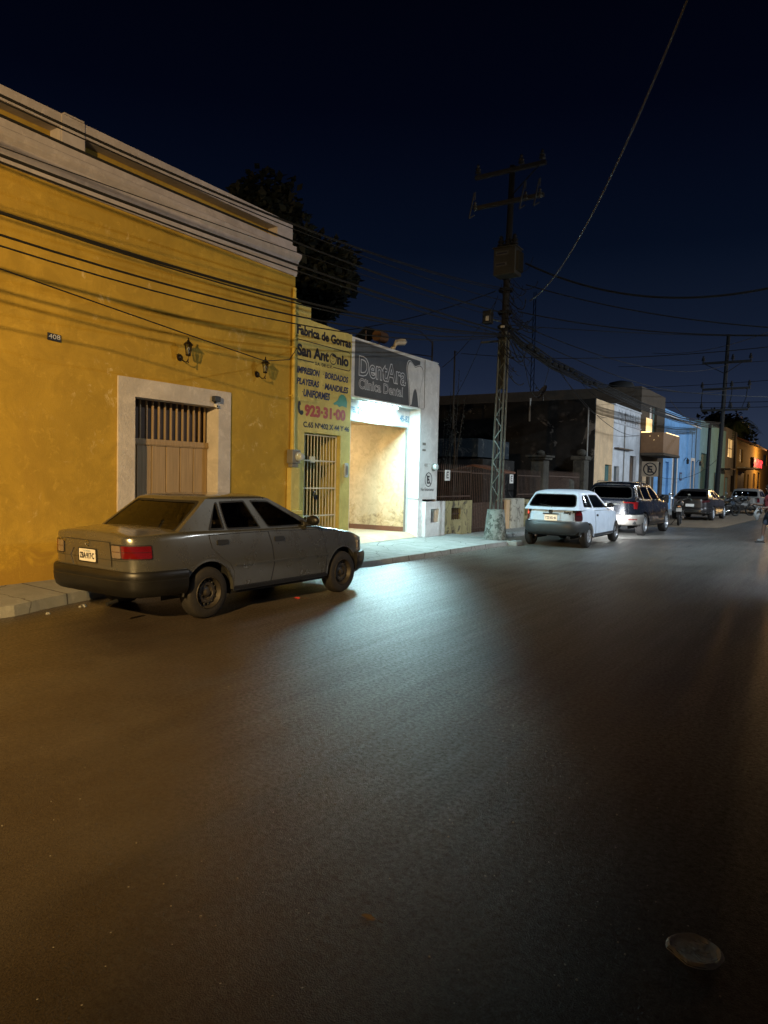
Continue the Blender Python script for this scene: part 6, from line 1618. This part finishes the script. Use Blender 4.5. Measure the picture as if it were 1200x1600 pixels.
mb = MB(); mb.tube([(ox-.40, oy-.18, .98), (ox-.37, oy-.18, 1.02), (ox-.35, oy-.17, 1.0)], .008, 6); mb.build('bag_handle', 'bag_plastic', bgt)

# ------------------------------------------------------------------ litter on the road
t = thing('crushed_disc', 'crumpled clear plastic disc lying on the road in the lower right', 'litter', (-.364, 2.593, 0))
rb = random.Random(2); vs = []; fs = []; n_ = 30; rings = 9
for i in range(rings+1):
    for k in range(n_):
        a = 2*pi*k/n_; r_ = .092*i/rings*(1 if not 3.6 < a < 4.5 else .86)
        z = .006+.007*abs(sin(a*2+i*.5))*i/rings+rb.uniform(0, .0035)+(.008 if i == rings-1 else 0)
        vs.append((-.364+r_*cos(a), 2.593+r_*sin(a), z))
for i in range(rings):
    for k in range(n_): fs.append((i*n_+k, i*n_+(k+1) % n_, (i+1)*n_+(k+1) % n_, (i+1)*n_+k))
mb = MB(); mb.add(vs, fs); mb.build('film_disc', 'clear_film', t, smooth=False)
mb = MB(); mb.tube([(-.364+.092*cos(a), 2.593+.092*sin(a), .009) for a in [2*pi*k/30 for k in range(31)] if not 3.6 < a < 4.5][:24], .0022, 5, False); mb.build('rim_bead', 'clear_film', t)
t = thing('dry_leaf', 'curled dry leaf on the dark road near the bottom', 'leaf', (-1.389, 2.104, 0))
mb = MB(); c_ = (-1.389, 2.104)
pl_ = [(-.04, 0, .004), (-.025, .010, .010), (0, .013, .012), (.02, .010, .008), (.036, .0, .014), (.02, -.008, .006), (0, -.012, .004), (-.022, -.009, .007)]
mb.add([(c_[0]+x, c_[1]+y, z) for x, y, z in pl_]+[(c_[0], c_[1], .003)], [(i, (i+1) % 8, 8) for i in range(8)]); mb.build('blade', 'dry_leaf', t)
mb = MB(); mb.tube([(c_[0]+.036, c_[1], .012), (c_[0]+.055, c_[1]+.008, .004)], .0015, 4); mb.build('stalk', 'dry_leaf', t)
t = thing('food_wrapper', 'small red and brown scrap on the road beside the saloon', 'litter', (-5.967, 7.138, 0))
mb = MB(); c_ = (-5.967, 7.138); mb.add([(c_[0]+x, c_[1]+y, z) for x, y, z in ((-.05, -.02, .004), (.0, -.035, .02), (.05, -.01, .006), (.04, .03, .022), (-.02, .035, .008), (0, 0, .03))], [(0, 1, 5), (1, 2, 5), (2, 3, 5), (3, 4, 5), (4, 0, 5)]); mb.build('red_foil', 'litter_red', t)
mb = MB(); mb.add([(c_[0]+x, c_[1]+y, z) for x, y, z in ((.04, .03, .004), (.10, .03, .015), (.15, .09, .004), (.08, .11, .012), (.09, .07, .028))], [(0, 1, 4), (1, 2, 4), (2, 3, 4), (3, 0, 4)]); mb.build('brown_scrap', 'dry_leaf', t)
# loose grit
mb = MB(); rb = random.Random(21)
for k in range(520):
    if k < 260: x = rb.uniform(-2.6, .4); y = rb.uniform(1.6, 5.5)
    else: x = rb.uniform(-6.5, .5); y = rb.uniform(3, 14)
    s_ = rb.uniform(.0016, .005); mb.ball((x, y, s_*.5), s_, 5, (1, rb.uniform(.6, 1.3), .7))
o = mb.build('road_grit', 'litter_pale', None, fix=False); o['kind'] = 'stuff'; tag(o, 'scattered pale grit and crumbs lying on the asphalt', 'grit')
mb = MB()
for k in range(420):
    y = rb.uniform(3.5, 17); x = -7.03 - (0 if y > 10 else .75)*min(1, (10.5-y)/2 if y > 8.5 else 1)+abs(rb.gauss(0, .16))+.03
    s_ = rb.uniform(.004, .013); a_ = rb.uniform(0, 6.3)
    mb.add([(x+s_*cos(a_), y+s_*sin(a_), .003), (x-s_*.5*sin(a_), y+s_*.5*cos(a_), s_*.8), (x-s_*cos(a_), y-s_*sin(a_), .004), (x+s_*.5*sin(a_), y-s_*.5*cos(a_), .003), (x, y, s_*.9)], [(0, 1, 4), (1, 2, 4), (2, 3, 4), (3, 0, 4)])
o = mb.build('gutter_debris', 'dry_leaf', None, fix=False); o['kind'] = 'stuff'; tag(o, 'crumbled dry leaves and dirt gathered in the gutter along the kerb', 'debris')
rb = random.Random(31)
for k, (x, y) in enumerate(((-7.35, 3.75), (-7.45, 4.6), (-7.55, 5.1))):
    mb = MB(); s_ = (.05, .03, .04)[k]
    vs = [(x+s_*cos(a)*rb.uniform(.7, 1.3), y+s_*1.3*sin(a)*rb.uniform(.7, 1.3), 0) for a in [2*pi*i/7 for i in range(7)]]
    mb.add(vs+[(v[0]*.5+x*.5, v[1]*.5+y*.5, s_*.7) for v in vs], [(i, (i+1) % 7, 7+(i+1) % 7, 7+i) for i in range(7)]+[tuple(range(7, 14))])
    o = mb.build('concrete_chunk', 'sidewalk', None, loc=(x, y, 0)); tag(o, ['largest broken concrete lump at the crumbling kerb', 'smallest broken concrete lump by the crumbling kerb', 'broken concrete lump nearest the saloon at the kerb'][k], 'rubble', 'broken kerb lumps')
